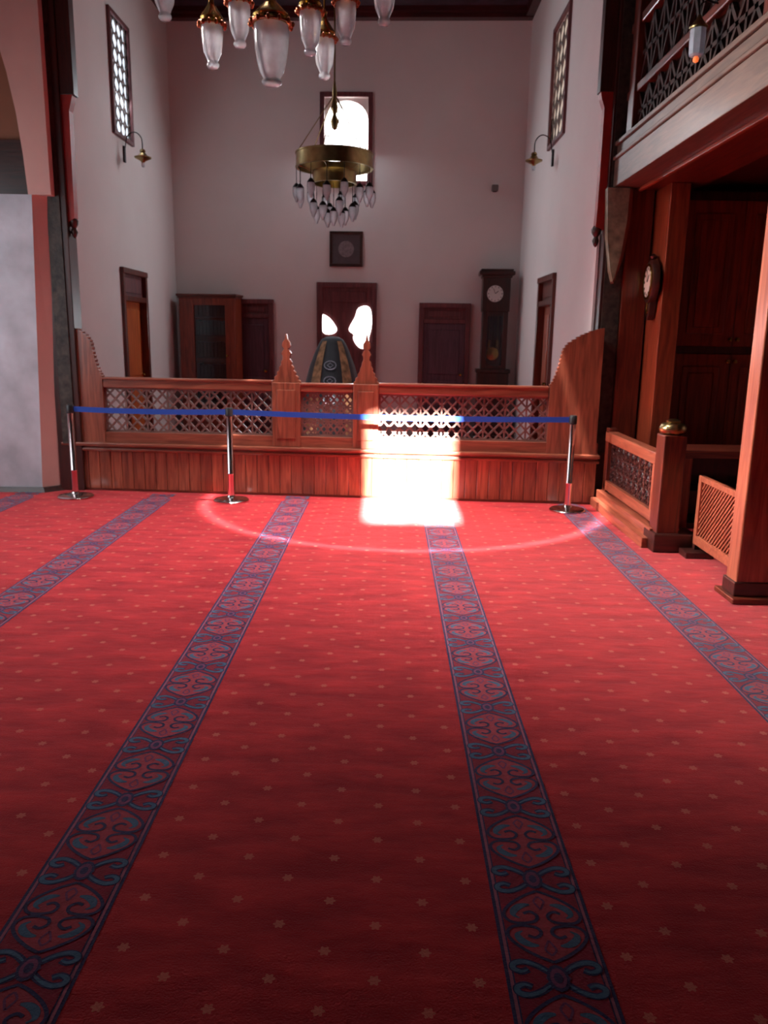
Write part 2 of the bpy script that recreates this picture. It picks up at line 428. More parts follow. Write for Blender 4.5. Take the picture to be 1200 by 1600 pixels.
# back room shell
wall('wall_back', 'white plastered end wall behind the balustrade', -3.3, 3.2, 0, CEIL, 0.25,
     [(-0.37, 0.31, 4.02, 5.23)], M['plaster'], *BACK)
wall('wall_left', 'white plastered side wall with sunlit door', 8.83, 13.75, 0, CEIL, 0.25,
     [(10.74, 11.80, 0, 2.47), (10.78, 11.47, 4.12, 5.46)], M['plaster'], (XL, 0, 0), R(90))
wall('wall_right', 'white plastered side wall beside the tall clock', -13.5, -8.32, 0, CEIL, 0.25,
     [(-11.36, -10.31, 0, 2.45), (-11.24, -10.37, 4.10, 5.44)], M['plaster'], (XR, 0, 0), R(-90))
ce = MB().box(-5.75, 4.75, -3.3, 14.2, CEIL, CEIL+0.2)
tag(ce.build('ceiling', M['ceil']), 'dark painted ceiling', 'ceiling', kind='structure')
o = MB().box(-3.05, 2.9, -0.14, 0.0, CEIL-0.13, CEIL).box(-3.05, 2.9, -0.22, -0.14, CEIL-0.07, CEIL).build('trim_1', M['ceil_trim'], loc=BACK[0], rz=BACK[1])
tag(o, 'dark red cornice above the end wall', 'cornice', kind='structure')
o = MB().box(XL, XL+0.12, 8.5, 13.4, CEIL-0.13, CEIL).build('trim_2', M['ceil_trim']); tag(o, 'dark red cornice above the side wall', 'cornice', kind='structure')
o = MB().box(XR-0.12, XR, 8.4, 13.1, CEIL-0.13, CEIL).build('trim_3', M['ceil_trim']); tag(o, 'dark red cornice above the clock wall', 'cornice', kind='structure')

# hall shell (out of frame but real)
SUN_E = 22.0
wall('wall_rear', 'unseen hall wall darkened to cut bounce light, with a high window', -4.7, 5.75, 0, CEIL, 0.25, [(-0.63, -0.25, 4.10, 5.43), (-0.21, 0.17, 4.10, 5.43)],
     M['dark_x'], (0, -3.0, 0), R(180))  # unseen wall given dark wood to cut bounce onto front faces
wall('wall_hall_left', 'white plastered hall wall', -3.3, 8.7, 0, CEIL, 0.25, [(4.2, 5.2, 0.9, 3.4), (6.2, 7.2, 0.9, 3.4)], M['plaster'], (-5.5, 0, 0), R(90))
wall('wall_hall_right', 'dark wooden wall under the gallery', -8.5, 3.3, 0, CEIL, 0.25, [], M['dark_z'], (4.5, 0, 0), R(-90))
wall('wall_gallery_end', 'dark wooden wall closing the gallery', 2.32, 4.75, 0, CEIL, 0.12, [], M['dark_z'], (0, 8.32, 0), 0)
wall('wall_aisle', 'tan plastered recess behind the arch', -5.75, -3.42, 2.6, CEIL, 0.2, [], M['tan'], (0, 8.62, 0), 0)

o = MB().box(-4.6, -3.45, 8.56, 8.62, 2.9, 3.5).build('trim_6', M['dark_x']); tag(o, 'brown boarding in the recess above the whitewashed pier', 'block', kind='structure')  # plain dark block making the recess darker low down
# whitewashed pier and arch at the side
pier = thing('pier', 'wide whitewashed stone pier carrying an arch', 'pillar', (0, 0, 0), kind='structure')
b = MB().loft([(-5.55, 8.15, 0), (-3.60, 8.19, 0), (-3.60, 8.55, 0), (-5.55, 8.55, 0)],
              [(-5.55, 8.15, 2.93), (-3.485, 8.19, 2.93), (-3.485, 8.55, 2.93), (-5.55, 8.55, 2.93)])
b.build('shaft', M['stone'], pier)
b = MB().loft([(-3.60, 8.19, 0), (-3.43, 8.36, 0), (-3.43, 8.55, 0), (-3.60, 8.55, 0)],
              [(-3.485, 8.19, 2.93), (-3.29, 8.36, 2.93), (-3.29, 8.55, 2.93), (-3.485, 8.55, 2.93)])
b.build('edge_band', M['pink'], pier)
MB().loft([(-5.55, 8.11, 0), (-3.56, 8.15, 0), (-3.39, 8.33, 0), (-3.39, 8.56, 0), (-5.55, 8.56, 0)],
          [(-5.55, 8.13, 0.05), (-3.58, 8.17, 0.05), (-3.41, 8.34, 0.05), (-3.41, 8.56, 0.05), (-5.55, 8.56, 0.05)]).build('plinth', M['dark_x'], pier)
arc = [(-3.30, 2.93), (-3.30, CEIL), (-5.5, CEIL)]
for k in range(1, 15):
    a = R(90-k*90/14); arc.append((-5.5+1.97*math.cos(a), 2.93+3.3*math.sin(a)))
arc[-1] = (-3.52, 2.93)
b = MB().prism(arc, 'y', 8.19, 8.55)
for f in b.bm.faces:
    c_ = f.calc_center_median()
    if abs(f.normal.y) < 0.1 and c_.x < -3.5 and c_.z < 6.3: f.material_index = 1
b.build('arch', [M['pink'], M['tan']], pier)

# ================================================================== WINDOWS AND DOORS (front faces -y in local frame)
def tracery(b, x0, x1, z0, z1, y, step, r, m=0):
    nx = max(1, round((x1-x0)/step)); nz = max(1, round((z1-z0)/step)); sx = (x1-x0)/nx; sz = (z1-z0)/nz
    for i in range(nx):
        for j in range(nz):
            cx = x0+(i+.5)*sx; cz = z0+(j+.5)*sz; pts = []
            for k in range(8):
                a = 2*math.pi*(k+.5)/8; pts.append((cx+0.54*sx*math.cos(a), y, cz+0.54*sz*math.sin(a)))
            b.tube(pts, r, 5, m, closed=True)
def window(name, label, loc, rz, x0, x1, z0, z1, pane, fw=0.05, fm='maroon_z', arch=True, step=0.16, pd=0.16):
    t = thing(name, label, 'window', loc, rz, kind='structure')
    b = MB()
    b.box(x0-fw, x0, -0.035, 0.05, z0-fw, z1+fw, 0.006).box(x1, x1+fw, -0.035, 0.05, z0-fw, z1+fw, 0.006)
    b.box(x0, x1, -0.035, 0.05, z1, z1+fw, 0.006).box(x0, x1, -0.035, 0.05, z0-fw, z0, 0.006)
    b.build('frame', M[fm], t)
    if arch:
        b = MB(); r = (x1-x0)/2; cx = (x0+x1)/2; h = r*0.9; zs = z1-h-0.03
        pts = [(x0, z1), (x0, zs)]
        for k in range(1, 12):
            u = k/12.0; a = math.pi*(1-u)
            pts.append((cx+(r-0.01)*math.cos(a), zs+h*math.sin(a)**0.85))
        pts += [(x1, zs), (x1, z1)]
        b.prism(pts, 'y', 0.06, 0.12); b.build('arched_head', M['plaster'], t)
    MB().box(x0, x1, pd, pd+0.02, z0, z1).build('pane', M[pane], t)
    if step:
        b = MB(); tracery(b, x0, x1, z0, z1, pd-0.02, step, 0.012); b.build('tracery', M['lat_grey'], t)
    return t
window('window_1', 'tall narrow side window glowing bluish white above the sunlit door', (XL, 0, 0), R(90), 10.78, 11.47, 4.12, 5.46, 'pane_blue', step=0.17, arch=False, pd=0.035)
window('window_2', 'tall narrow side window glowing dim above the clock side', (XR, 0, 0), R(-90), -11.24, -10.37, 4.10, 5.44, 'pane_warm', step=0.22, arch=False, pd=0.035)
window('window_3', 'bright arched window high on the end wall behind the chandelier', *BACK, -0.37, 0.31, 4.02, 5.23, 'pane_hot', fm='maroon_z', fw=0.07, step=None)
b = MB()
for zz in (4.30, 4.50, 4.70): b.box(-0.37, -0.27, 0.13, 0.15, zz, zz+0.012)
o = b.build('glazing_bar', M['iron'], bpy.data.objects['window_3'])

# rear window (behind the photographer): frame only, sun comes through its two lights
t = thing('window_5', 'two-light window high in the rear wall', 'window', (0, -3.0, 0), R(180), kind='structure')
MB().box(-0.252, -0.208, 0.02, 0.12, 4.10, 5.43).build('mullion', M['dark_z'], t)

def door(name, label, loc, rz, x0, x1, ztop, ztr, fm, lm, tm, leaves=1, recess=0.06, hinge=None):
    t = thing(name, label, 'door', loc, rz, kind='structure')
    fw = 0.075
    b = MB()
    q = 0.0 if recess > 0 else 0.035
    b.box(x0, x0+fw, -0.04-q, 0.08, 0, ztop, 0.006).box(x1-fw, x1, -0.04-q, 0.08, 0, ztop, 0.006)
    b.box(x0, x1, -0.05-q, 0.08, ztop-fw, ztop, 0.008).box(x0+fw, x1-fw, -0.03-q, 0.08, ztr-0.03, ztr+0.04, 0.006)
    b.build('frame', M[fm], t)
    ty = 0.02 if recess > 0 else -0.024
    MB().box(x0+fw, x1-fw, ty, ty+0.022, ztr+0.04, ztop-fw).box(x0+fw+.08, x1-fw-.08, ty-0.012, ty, ztr+0.08, ztop-fw-.04, 0.006).build('transom_panel', M[tm], t)
    n = leaves; w = (x1-x0-2*fw)/n
    for k in range(n):
        a = x0+fw+k*w; m = lm[k] if isinstance(lm, (list, tuple)) else lm
        L = MB()
        L.box(a+0.004, a+w-0.004, recess, recess+0.04, 0.03, ztr-0.03, 0.004)
        st = 0.09 if w > 0.3 else 0.055
        for z0_, z1_ in ((0.2, 0.95), (1.05, ztr-0.13)):
            L.box(a+st, a+w-st, recess-0.014, recess, z0_, z1_, 0.01)
        lf = L.build('leaf', M[m], t)
        MB().lathe([(0.0, -0.05), (0.022, -0.045), (0.026, -0.02), (0.012, -0.005), (0.012, 0)], (a+w-0.06 if k == 0 else a+0.06, recess, 1.05), 12, axis='y').build('handle', M['brass'], lf, smooth=40)
    return t
door('door_1', 'sunlit orange wooden door on the side wall, dark transom over it', (XL, 0, 0), R(90), 10.74, 11.80, 2.47, 2.08, 'red_z', 'door_orange', 'maroon_z', 1)
door('door_2', 'narrow reddish double door on the wall beside the tall clock', (XR, 0, 0), R(-90), -11.36, -10.31, 2.45, 2.1, 'red_z', ['bright_z', 'red_z'], 'red_z', 2)
def back_door(name, label, x0, x1, ztop, ztr):
    return door(name, label, (BACK[0][0]+0.0, BACK[0][1], 0), BACK[1], x0, x1, ztop, ztr, 'maroon_z', 'door_z', 'maroon_z', 1, recess=-0.042)
back_door('door_3', 'dark plum door with transom beside the glazed bookcase', -1.98, -1.20, 2.20, 1.93)
back_door('door_4', 'plum door with transom next to the tall clock', 1.17, 2.00, 2.18, 1.89)

# low window of the end wall: maroon joinery with two glowing plates in the outline of the glare
t = thing('window_4', 'maroon window on the end wall with two glowing glare-shaped plates behind the draped cloth', 'window', BACK[0], BACK[1], kind='structure')
b = MB()
b.box(-0.49, -0.40, -0.06, -0.002, 0.0, 2.48, 0.006).box(0.41, 0.48, -0.06, -0.002, 0.0, 2.48, 0.006).box(-0.40, 0.41, -0.06, -0.002, 2.40, 2.48, 0.006)
b.box(-0.40, 0.41, -0.06, -0.002, 0.0, 0.9, 0.006)
b.build('frame', M['maroon_z'], t)
b = MB().box(-0.40, 0.41, -0.035, -0.003, 0.9, 2.40)
b.box(-0.30, 0.31, -0.045, -0.035, 2.17, 2.34, 0.008)
b.build('board', M['maroon_z'], t)
def closed_smooth(pts, n=4):
    P = [Vector(p) for p in pts]; N = len(P); out = []
    for i in range(N):
        p0, p1, p2, p3 = P[i-1], P[i], P[(i+1) % N], P[(i+2) % N]
        for k in range(n):
            t_ = k/n
            out.append(tuple(0.5*((2*p1)+(p2-p0)*t_+(2*p0-5*p1+4*p2-p3)*t_*t_+(3*p1-p0-3*p2+p3)*t_**3)))
    return out
PL = [(-.395, 1.953), (-.37, 1.971), (-.287, 1.923), (-.209, 1.832), (-.163, 1.742), (-.204, 1.681), (-.303, 1.659), (-.385, 1.69), (-.398, 1.787)]
PR = [(.18, 2.073), (.288, 2.119), (.37, 2.088), (.402, 1.968), (.402, 1.787), (.366, 1.636), (.355, 1.546), (.304, 1.455), (.226, 1.448), (.148, 1.516), (.107, 1.606), (.112, 1.666), (.04, 1.726), (.055, 1.802), (.133, 1.938)]
for P_ in (PL, PR):
    MB().prism(closed_smooth(P_), 'y', -0.05, -0.036).build('pane', M['pane_hot'], t)  # glare built as glowing shapes on the board, not real panes

# ================================================================== BALUSTRADE
rail = thing('balustrade', 'long carved wooden balustrade closing off the white room', 'balustrade', *RAIL)
S0, S1 = -2.86, 2.66
b = MB(); n = 46; w = (S1-S0)/n
for i in range(n):
    a = S0+i*w
    tilt = Matrix.Rotation(R(random.uniform(-2.2, 2.2)), 3, 'Z')
    b.box(a+0.0015, a+w-0.0015, 0.0, 0.03, 0.02, 0.425, 0.005, rot=tilt)
b.build('plank_panel', M['plank'], rail)
MB().box(S0, S1, -0.005, 0.10, 0.0, 0.02).box(S0, S1, 0.035, 0.10, 0.02, 0.43).build('plinth', M['red_x'], rail)
b = MB().box(S0-0.02, S1+0.02, -0.035, 0.12, 0.425, 0.455, 0.008).box(S0-0.02, S1+0.02, -0.06, 0.13, 0.478, 0.515, 0.01)
b.box(S0, S1, -0.012, 0.11, 0.455, 0.478)
b.build('ledge', M['rail_x'], rail)
MB().box(S0, S1, 0.0, 0.09, 0.515, 0.625, 0.004).build('bottom_rail', M['rail_x'], rail)
b = MB().box(-2.42, -0.65, 0.0, 0.09, 1.082, 1.185, 0.008).box(-2.42, -0.65, -0.012, 0.10, 1.165, 1.19, 0.008); b.build('top_rail', M['rail_x'], rail)
b = MB().box(-0.36, 0.18, 0.0, 0.09, 1.082, 1.165, 0.008).box(-0.36, 0.18, -0.012, 0.10, 1.145, 1.17, 0.008); b.build('top_rail', M['rail_x'], rail)
b = MB().box(0.44, 2.14, 0.0, 0.09, 1.076, 1.18, 0.008).box(0.44, 2.14, -0.012, 0.10, 1.16, 1.185, 0.008); b.build('top_rail', M['rail_x'], rail)
for (a, c) in ((-0.65, -0.36), (0.18, 0.44)):
    p = MB().box(a, c, -0.015, 0.10, 0.515, 1.17, 0.006).box(a+0.05, c-0.05, -0.024, -0.015, 0.60, 1.10, 0.006)
    po = p.build('post', M['rail_z'], rail)
    cx = (a+c)/2; hw = (c-a)/2; pts = []
    prof = [(hw, 1.17), (hw, 1.185), (hw*0.84, 1.20), (hw*0.86, 1.225), (hw*0.66, 1.245), (hw*0.68, 1.27), (hw*0.50, 1.295), (hw*0.52, 1.32),
            (hw*0.36, 1.35), (hw*0.38, 1.375), (hw*0.24, 1.41), (hw*0.26, 1.44), (hw*0.36, 1.46), (hw*0.24, 1.49), (hw*0.14, 1.505),
            (hw*0.30, 1.535), (hw*0.26, 1.57), (hw*0.10, 1.60), (0.004, 1.655)]
    pts = [(cx-r, z) for r, z in prof]+[(cx+r, z) for r, z in prof[::-1]]
    MB().prism(pts, 'y', 0.01, 0.075, bev=0.004).build('finial', M['rail_z'], po)
def end_board(sgn, s_in, s_out):
    base = [(s_in, 1.185), (0.5*s_in+0.5*s_out, 0)]
    pts = [(s_in, 0.515), (s_in, 1.185)]
    prof = [(0.00, 1.19), (0.06, 1.235), (0.115, 1.30), (0.16, 1.38), (0.19, 1.46), (0.225, 1.54), (0.31, 1.60), (0.55, 1.68), (0.80, 1.735), (1.0, 1.76)]
    L = s_out-s_in
    for i in range(len(prof)-1):
        u0, z0 = prof[i]; u1, z1 = prof[i+1]; k = 3 if i > 5 else 2
        for j in range(k):
            f0 = j/k; f1 = (j+1)/k
            za = z0+(z1-z0)*f0; zb = z0+(z1-z0)*f1; ua = u0+(u1-u0)*f0; ub = u0+(u1-u0)*f1
            pts.append((s_in+L*ua, za)); pts.append((s_in+L*(ua-0.012), za+(zb-za)*0.55)); pts.append((s_in+L*(ub-0.02), zb-(zb-za)*0.15))
    pts.append((s_out, 1.76)); pts.append((s_out, 0.515))
    return MB().prism(pts, 'y', -0.008, 0.06).build('end_board', M['rail_z'], rail)
end_board(-1, -2.42, -2.88)
end_board(1, 2.145, 2.64)
def star_lattice(x0, x1, z0, z1, y0, y1, cell, w, m, parent, name='lattice_panel'):
    b = MB(); nx = max(1, round((x1-x0)/cell)); nz = max(1, round((z1-z0)/cell)); sx = (x1-x0)/nx; sz = (z1-z0)/nz
    for i in range(nx):
        for j in range(nz):
            a, c = x0+i*sx, z0+j*sz; A = (a, c); B_ = (a+sx, c); C_ = (a+sx, c+sz); D = (a, c+sz)
            mx, mz = a+sx/2, c+sz/2
            b.bar(A, C_, w, y0, y1); b.bar(B_, D, w, y0+.001, y1-.001)
            b.bar((a, mz), (mx, c+sz), w, y0+.002, y1-.002); b.bar((mx, c+sz), (a+sx, mz), w, y0+.002, y1-.002)
            b.bar((a+sx, mz), (mx, c), w, y0+.002, y1-.002); b.bar((mx, c), (a, mz), w, y0+.002, y1-.002)
            b.bar((a, c), (a+sx, c), w, y0+.003, y1-.003); b.bar((a, c), (a, c+sz), w, y0+.003, y1-.003)
    fw = 0.018
    b.box(x0, x1, y0-.004, y1+.004, z0, z0+fw).box(x0, x1, y0-.004, y1+.004, z1-fw, z1).box(x0, x0+fw, y0-.004, y1+.004, z0, z1).box(x1-fw, x1, y0-.004, y1+.004, z0, z1)
    return b.build(name, m, parent)
star_lattice(-2.42, -0.65, 0.625, 1.082, 0.035, 0.06, 0.226, 0.018, M['lattice'], rail)
star_lattice(-0.36, 0.18, 0.625, 1.082, 0.035, 0.06, 0.15, 0.018, M['lattice'], rail)
star_lattice(0.44, 2.145, 0.625, 1.076, 0.035, 0.06, 0.226, 0.018, M['lattice'], rail)

# ================================================================== CARVED JAMBS of the opening
def jamb(name, label, mir):
    X = lambda x: x if mir > 0 else x
    return thing(name, label, 'post', kind='structure')
tl = thing('trim_4', 'dark carved jamb post with red edged bracket beside the whitewashed pier', 'post', kind='structure')
MB().box(-3.45, -3.20, 8.30, 8.52, 0, CEIL, 0.006).build('post', M['dark_z'], tl)
MB().box(-3.39, -3.26, 8.285, 8.30, 0.5, CEIL).build('carved_strip', M['carve'], tl)
b = MB().box(-3.20, -3.065, 8.32, 8.44, 3.86, CEIL, 0.004); b.build('spandrel_board', M['dark_z'], tl)
pts = [(-3.20, 3.86), (-3.085, 3.86), (-3.10, 3.80), (-3.125, 3.72), (-3.13, 3.3), (-3.135, 2.85), (-3.14, 2.74), (-3.20, 2.70)]
MB().prism(pts, 'y', 8.33, 8.43).build('bracket', M['redpaint'], tl)
MB().lathe([(0.0, 2.55), (0.02, 2.57), (0.035, 2.61), (0.02, 2.65), (0.04, 2.68), (0.045, 2.72), (0.03, 2.74)], (-3.165, 8.38, 0), 12).build('pendant', M['dark_z'], tl, smooth=40)

tr = thing('trim_5', 'dark carved jamb post with red edged bracket where the gallery meets the white room', 'post', kind='structure')
MB().box(2.06, 2.32, 8.14, 8.40, 0, CEIL, 0.006).build('post', M['dark_z'], tr)
MB().box(2.03, 2.055, 8.30, 8.42, 0, 2.66).build('edge_strip', M['plaster'], tr)
MB().box(2.085, 2.25, 8.125, 8.14, 0.52, CEIL).build('carved_strip', M['carve'], tr)
MB().box(1.93, 2.06, 8.18, 8.30, 3.92, CEIL, 0.004).build('spandrel_board', M['dark_z'], tr)
pts = [(2.06, 3.95), (1.935, 3.95), (1.955, 3.86), (1.985, 3.78), (1.985, 3.3), (1.985, 2.9), (1.98, 2.72), (2.06, 2.69)]
MB().prism(pts, 'y', 8.19, 8.29).build('bracket', M['redpaint'], tr)
MB().lathe([(0.0, 2.53), (0.02, 2.55), (0.035, 2.59), (0.02, 2.63), (0.045, 2.66), (0.05, 2.70), (0.03, 2.73)], (2.0, 8.24, 0), 12).build('pendant', M['dark_z'], tr, smooth=40)
MB().prism([(2.03, 3.05), (2.24, 3.05), (2.235, 2.75), (2.20, 2.45), (2.155, 2.24), (2.14, 2.20), (2.11, 2.30), (2.06, 2.60)], 'y', 8.03, 8.125).build('corbel', M['corbel'], tr)
MB().prism([(2.24, 3.05), (2.27, 3.05), (2.265, 2.75), (2.225, 2.42), (2.15, 2.18), (2.14, 2.20), (2.155, 2.24), (2.20, 2.45), (2.235, 2.75)], 'y', 8.03, 8.125).build('corbel_edge', M['red_z'], tr)
MB().box(2.26, 2.50, 8.10, 8.30, 0, 3.05, 0.006).build('side_board', M['red_z'], tr)

# ================================================================== GALLERY
gal = thing('gallery', 'wooden gallery with heavy greyish front beam and dark lattice parapet', 'gallery')
b = MB()
b.box(2.10, 2.36, -2.9, 8.12, 3.06, 3.30, 0.006).box(2.08, 2.36, -2.9, 8.12, 3.30, 3.335, 0.01).box(2.115, 2.36, -2.9, 8.12, 3.335, 3.43, 0.006).box(2.09, 2.36, -2.9, 8.12, 3.43, 3.47, 0.008)
b.build('front_beam', M['beam_y'], gal)
MB().box(2.36, 4.45, -2.9, 8.3, 3.10, 3.30).build('soffit', M['dark_y'], gal)
MB().box(2.335, 2.375, -2.9, 8.28, 3.03, 3.062, 0.008).build('soffit_bead', M['bright_y'], gal)
MB().box(2.375, 2.86, -2.9, 8.28, 3.045, 3.10, 0.004).build('soffit_board', M['red_y'], gal)
MB().box(2.36, 4.45, -2.9, 8.3, 3.30, 3.44).build('gallery_floor', M['dark_y'], gal)
# parapet
b = MB().box(2.15, 2.24, -2.9, 8.05, 3.80, 3.87, 0.01).box(2.15, 2.24, -2.9, 8.05, 4.36, 4.44, 0.01)
b.build('parapet_rail', M['red_y'], gal)
pg = MB()
for i in range(int(8.05/0.28)):
    y0 = 8.05-(i+1)*0.28
    for z0, z1 in ((3.47, 3.80), (3.87, 4.36)):
        for (p, q) in (((y0, z0), (y0+.28, z1)), ((y0, z1), (y0+.28, z0)), ((y0, z0), (y0, z1)), ((y0, (z0+z1)/2), (y0+.28, (z0+z1)/2))):
            P = Vector(p); Q = Vector(q); t_ = (Q-P).normalized(); nn = Vector((-t_.y, t_.x))*0.016
            pg.prism([tuple(P+nn), tuple(Q+nn), tuple(Q-nn), tuple(P-nn)], 'x', 2.18, 2.21)
pg.build('parapet_lattice', M['fret_y'], gal)
MB().box(2.222, 2.235, -2.9, 8.05, 3.47, 4.36).build('parapet_board', M['dark_y'], gal)
for y in (7.75, 5.0):
    MB().box(2.13, 2.30, y, y+0.17, 3.47, CEIL, 0.01).build('gallery_post', M['red_z'], gal)
MB().box(2.42, 2.62, 8.29, 8.315, 4.3, 5.3).build('end_panel', M['bright_z'], gal)
MB().box(2.66, 3.0, 8.29, 8.315, 4.55, 5.4).build('end_window', M['pane_blue'], gal)

# near post
np_ = thing('support_post', 'thick wooden post in front, lit along its side, beside the trellis gate', 'post', (2.40, 5.11, 0))
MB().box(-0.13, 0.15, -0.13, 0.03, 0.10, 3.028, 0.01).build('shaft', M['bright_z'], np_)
MB().box(-0.145, 0.165, -0.145, 0.045, 0.035, 0.13, 0.008).build('base_block', M['dark_x'], np_)
MB().box(-0.17, 0.45, -0.20, 0.10, 0.0, 0.036, 0.006).build('plinth', M['red_x'], np_)

# wood wall parts under gallery
pil = thing('pilaster', 'reddish wooden pilaster carrying the round wall clock', 'pilaster', (0, 0, 0))
MB().box(2.52, 2.70, 7.70, 8.30, 0.18, 3.045, 0.008).build('shaft', M['panel_z'], pil)
MB().box(2.50, 2.72, 7.68, 8.31, 0.0, 0.18, 0.008).build('base', M['red_x'], pil)

cup = thing('cupboard', 'tall panelled wooden cupboard under the gallery with two pairs of doors', 'cupboard', (2.72, 8.02, 0))
MB().box(0, 1.25, 0.03, 0.29, 0.0, 3.03).build('body', M['panel_z'], cup)
b = MB().box(-0.0, 0.06, 0, 0.03, 0, 3.03, .004).box(1.19, 1.25, 0, 0.03, 0, 3.03, .004).box(0.06, 1.19, 0, 0.03, 2.95, 3.03, .004).box(0.06, 1.19, 0, 0.03, 1.53, 1.60, .004).box(0.06, 1.19, 0, 0.03, 0, 0.1, .004)
b.build('frame', M['dark_z'], cup)
for (z0, z1, kz) in ((0.10, 1.53, 1.46), (1.60, 2.95, 1.67)):
    for k in (0, 1):
        x0 = 0.06+k*0.565
        d = MB().box(x0+.003, x0+.562, -0.012, 0.028, z0+.003, z1-.003, .004).box(x0+.10, x0+.465, -0.026, -0.012, z0+.12, z1-.12, .012).box(x0+.16, x0+.405, -0.034, -0.026, z0+.18, z1-.18, .012)
        do = d.build('door', M['panel_z'], cup)
        MB().lathe([(0.0, -0.05), (0.02, -0.046), (0.022, -0.03), (0.01, -0.015), (0.01, -0.01)], (x0+.53 if k == 0 else x0+.035, 0, kz), 10, axis='y').build('knob', M['brass'], do, smooth=40)

# wall clock on the pilaster, facing the hall
wc = thing('pendulum_clock', 'round cream-faced pendulum wall clock in dark case on the pilaster', 'clock', (2.495, 7.88, 2.19), R(-94)); wc.scale = (0.86, 0.86, 0.86)
MB().lathe([(0.19, -0.09), (0.225, -0.085), (0.235, -0.06), (0.235, -0.02), (0.20, 0.0)], (0, 0.02, 0), 32, axis='y').build('case', M['dark_z'], wc, smooth=40)
b = MB().lathe([(0.0, -0.094), (0.165, -0.092), (0.165, -0.08)], (0, 0.02, 0), 32, axis='y')
for k in range(12):
    a = math.pi*k/6; b.box(0.138*math.sin(a)-.006, 0.138*math.sin(a)+.006, -0.0775, -0.0705, 0.138*math.cos(a)-.014, 0.138*math.cos(a)+.014, m=1)
dl = b.build('dial', [M['dial_pink'], M['black']], wc)
b = MB().bar((0, 0), (0.06, 0.07), 0.012, -0.081, -0.0775).bar((0, 0), (-0.03, 0.125), 0.008, -0.084, -0.081); b.build('hand', M['black'], dl)
MB().lathe([(0.165, -0.10), (0.178, -0.106), (0.19, -0.10), (0.19, -0.085)], (0, 0.02, 0), 32, axis='y', cap=False).build('bezel', M['brass'], wc, smooth=40)
pt = [(-0.09, -0.20), (0.09, -0.20), (0.08, -0.28), (0.055, -0.36), (0.02, -0.41), (-0.02, -0.41), (-0.055, -0.36), (-0.08, -0.28)]
MB().prism(pt, 'y', -0.05, 0.02, bev=0.006).build('pendulum_box', M['dark_z'], wc)
MB().tube([(0, -0.058, -0.2), (0, -0.058, -0.31)], 0.008, 6).lathe([(0.0, -0.066), (0.03, -0.063), (0.03, -0.055)], (0, 0, -0.32), 14, axis='y').build('pendulum', M['brass'], wc)
MB().lathe([(0.0, 0.235), (0.03, 0.24), (0.045, 0.265), (0.02, 0.29), (0.0, 0.30)], (0, -0.03, 0), 12).build('crest', M['dark_z'], wc, smooth=40)

# low arabesque fence on its step
fen = thing('fence', 'short arabesque-filled fence panel with rosette newel on a wooden step', 'fence', (2.17, 6.30, 0), 0)
MB().box(-0.10, 0.26, 0.0, 1.70, 0.0, 0.085, 0.006).build('step', M['bright_y'], fen)
MB().box(-0.045, 0.20, 0.0, 1.70, 0.085, 0.165, 0.006).build('sill', M['bright_y'], fen)
MB().box(0.0, 0.09, 0.10, 1.64, 0.19, 0.28, 0.006).build('bottom_rail', M['bright_y'], fen)
MB().box(-0.01, 0.10, 0.10, 1.64, 0.665, 0.765, 0.01).build('top_rail', M['bright_y'], fen)
MB().box(0.0, 0.09, 1.56, 1.66, 0.165, 0.80, 0.008).build('stile', M['red_z'], fen)
MB().box(0.0, 0.09, 0.14, 0.20, 0.28, 0.665, 0.006).build('stile', M['bright_z'], fen)
b = MB()
for i in range(9):
    for j in range(3):
        cy = 0.28+i*0.15; cz = 0.345+j*0.128
        pts = [(0.045, cy+0.064*math.cos(a)*(1+0.25*math.cos(4*a)), cz+0.058*math.sin(a)*(1+0.25*math.cos(4*a))) for a in [2*math.pi*k/16 for k in range(16)]]
        b.tube(pts, 0.010, 5, closed=True)
        b.tube([(0.045, cy+0.022*math.cos(2*math.pi*k/8), cz+0.022*math.sin(2*math.pi*k/8)) for k in range(8)], 0.009, 5, closed=True)
for j in range(4): b.tube([(0.045, 0.20, 0.281+j*0.128), (0.045, 1.56, 0.281+j*0.128)], 0.009, 5)
for i in range(10): b.tube([(0.045, 0.205+i*0.15, 0.28), (0.045, 0.205+i*0.15, 0.665)], 0.009, 5)
b.box(0.062, 0.07, 0.20, 1.56, 0.28, 0.665)
b.build('arabesque_panel', M['dark_y'], fen)
nw = MB().box(-0.02, 0.16, -0.09, 0.10, 0.14, 0.93, 0.012).build('newel', M['red_z'], fen)
MB().box(-0.05, 0.30, -0.14, 0.13, 0.0, 0.15, 0.01).build('newel_base', M['dark_x'], nw)
MB().lathe([(0.07, 0.93), (0.095, 0.95), (0.10, 0.98), (0.085, 1.01), (0.05, 1.02), (0.055, 1.035), (0.02, 1.05), (0.0, 1.052)], (0.07, 0.005, 0), 8, fold=lambda a, z: 0.1*math.cos(8*a)).build('rosette', M['brass_dark'], nw, smooth=50)

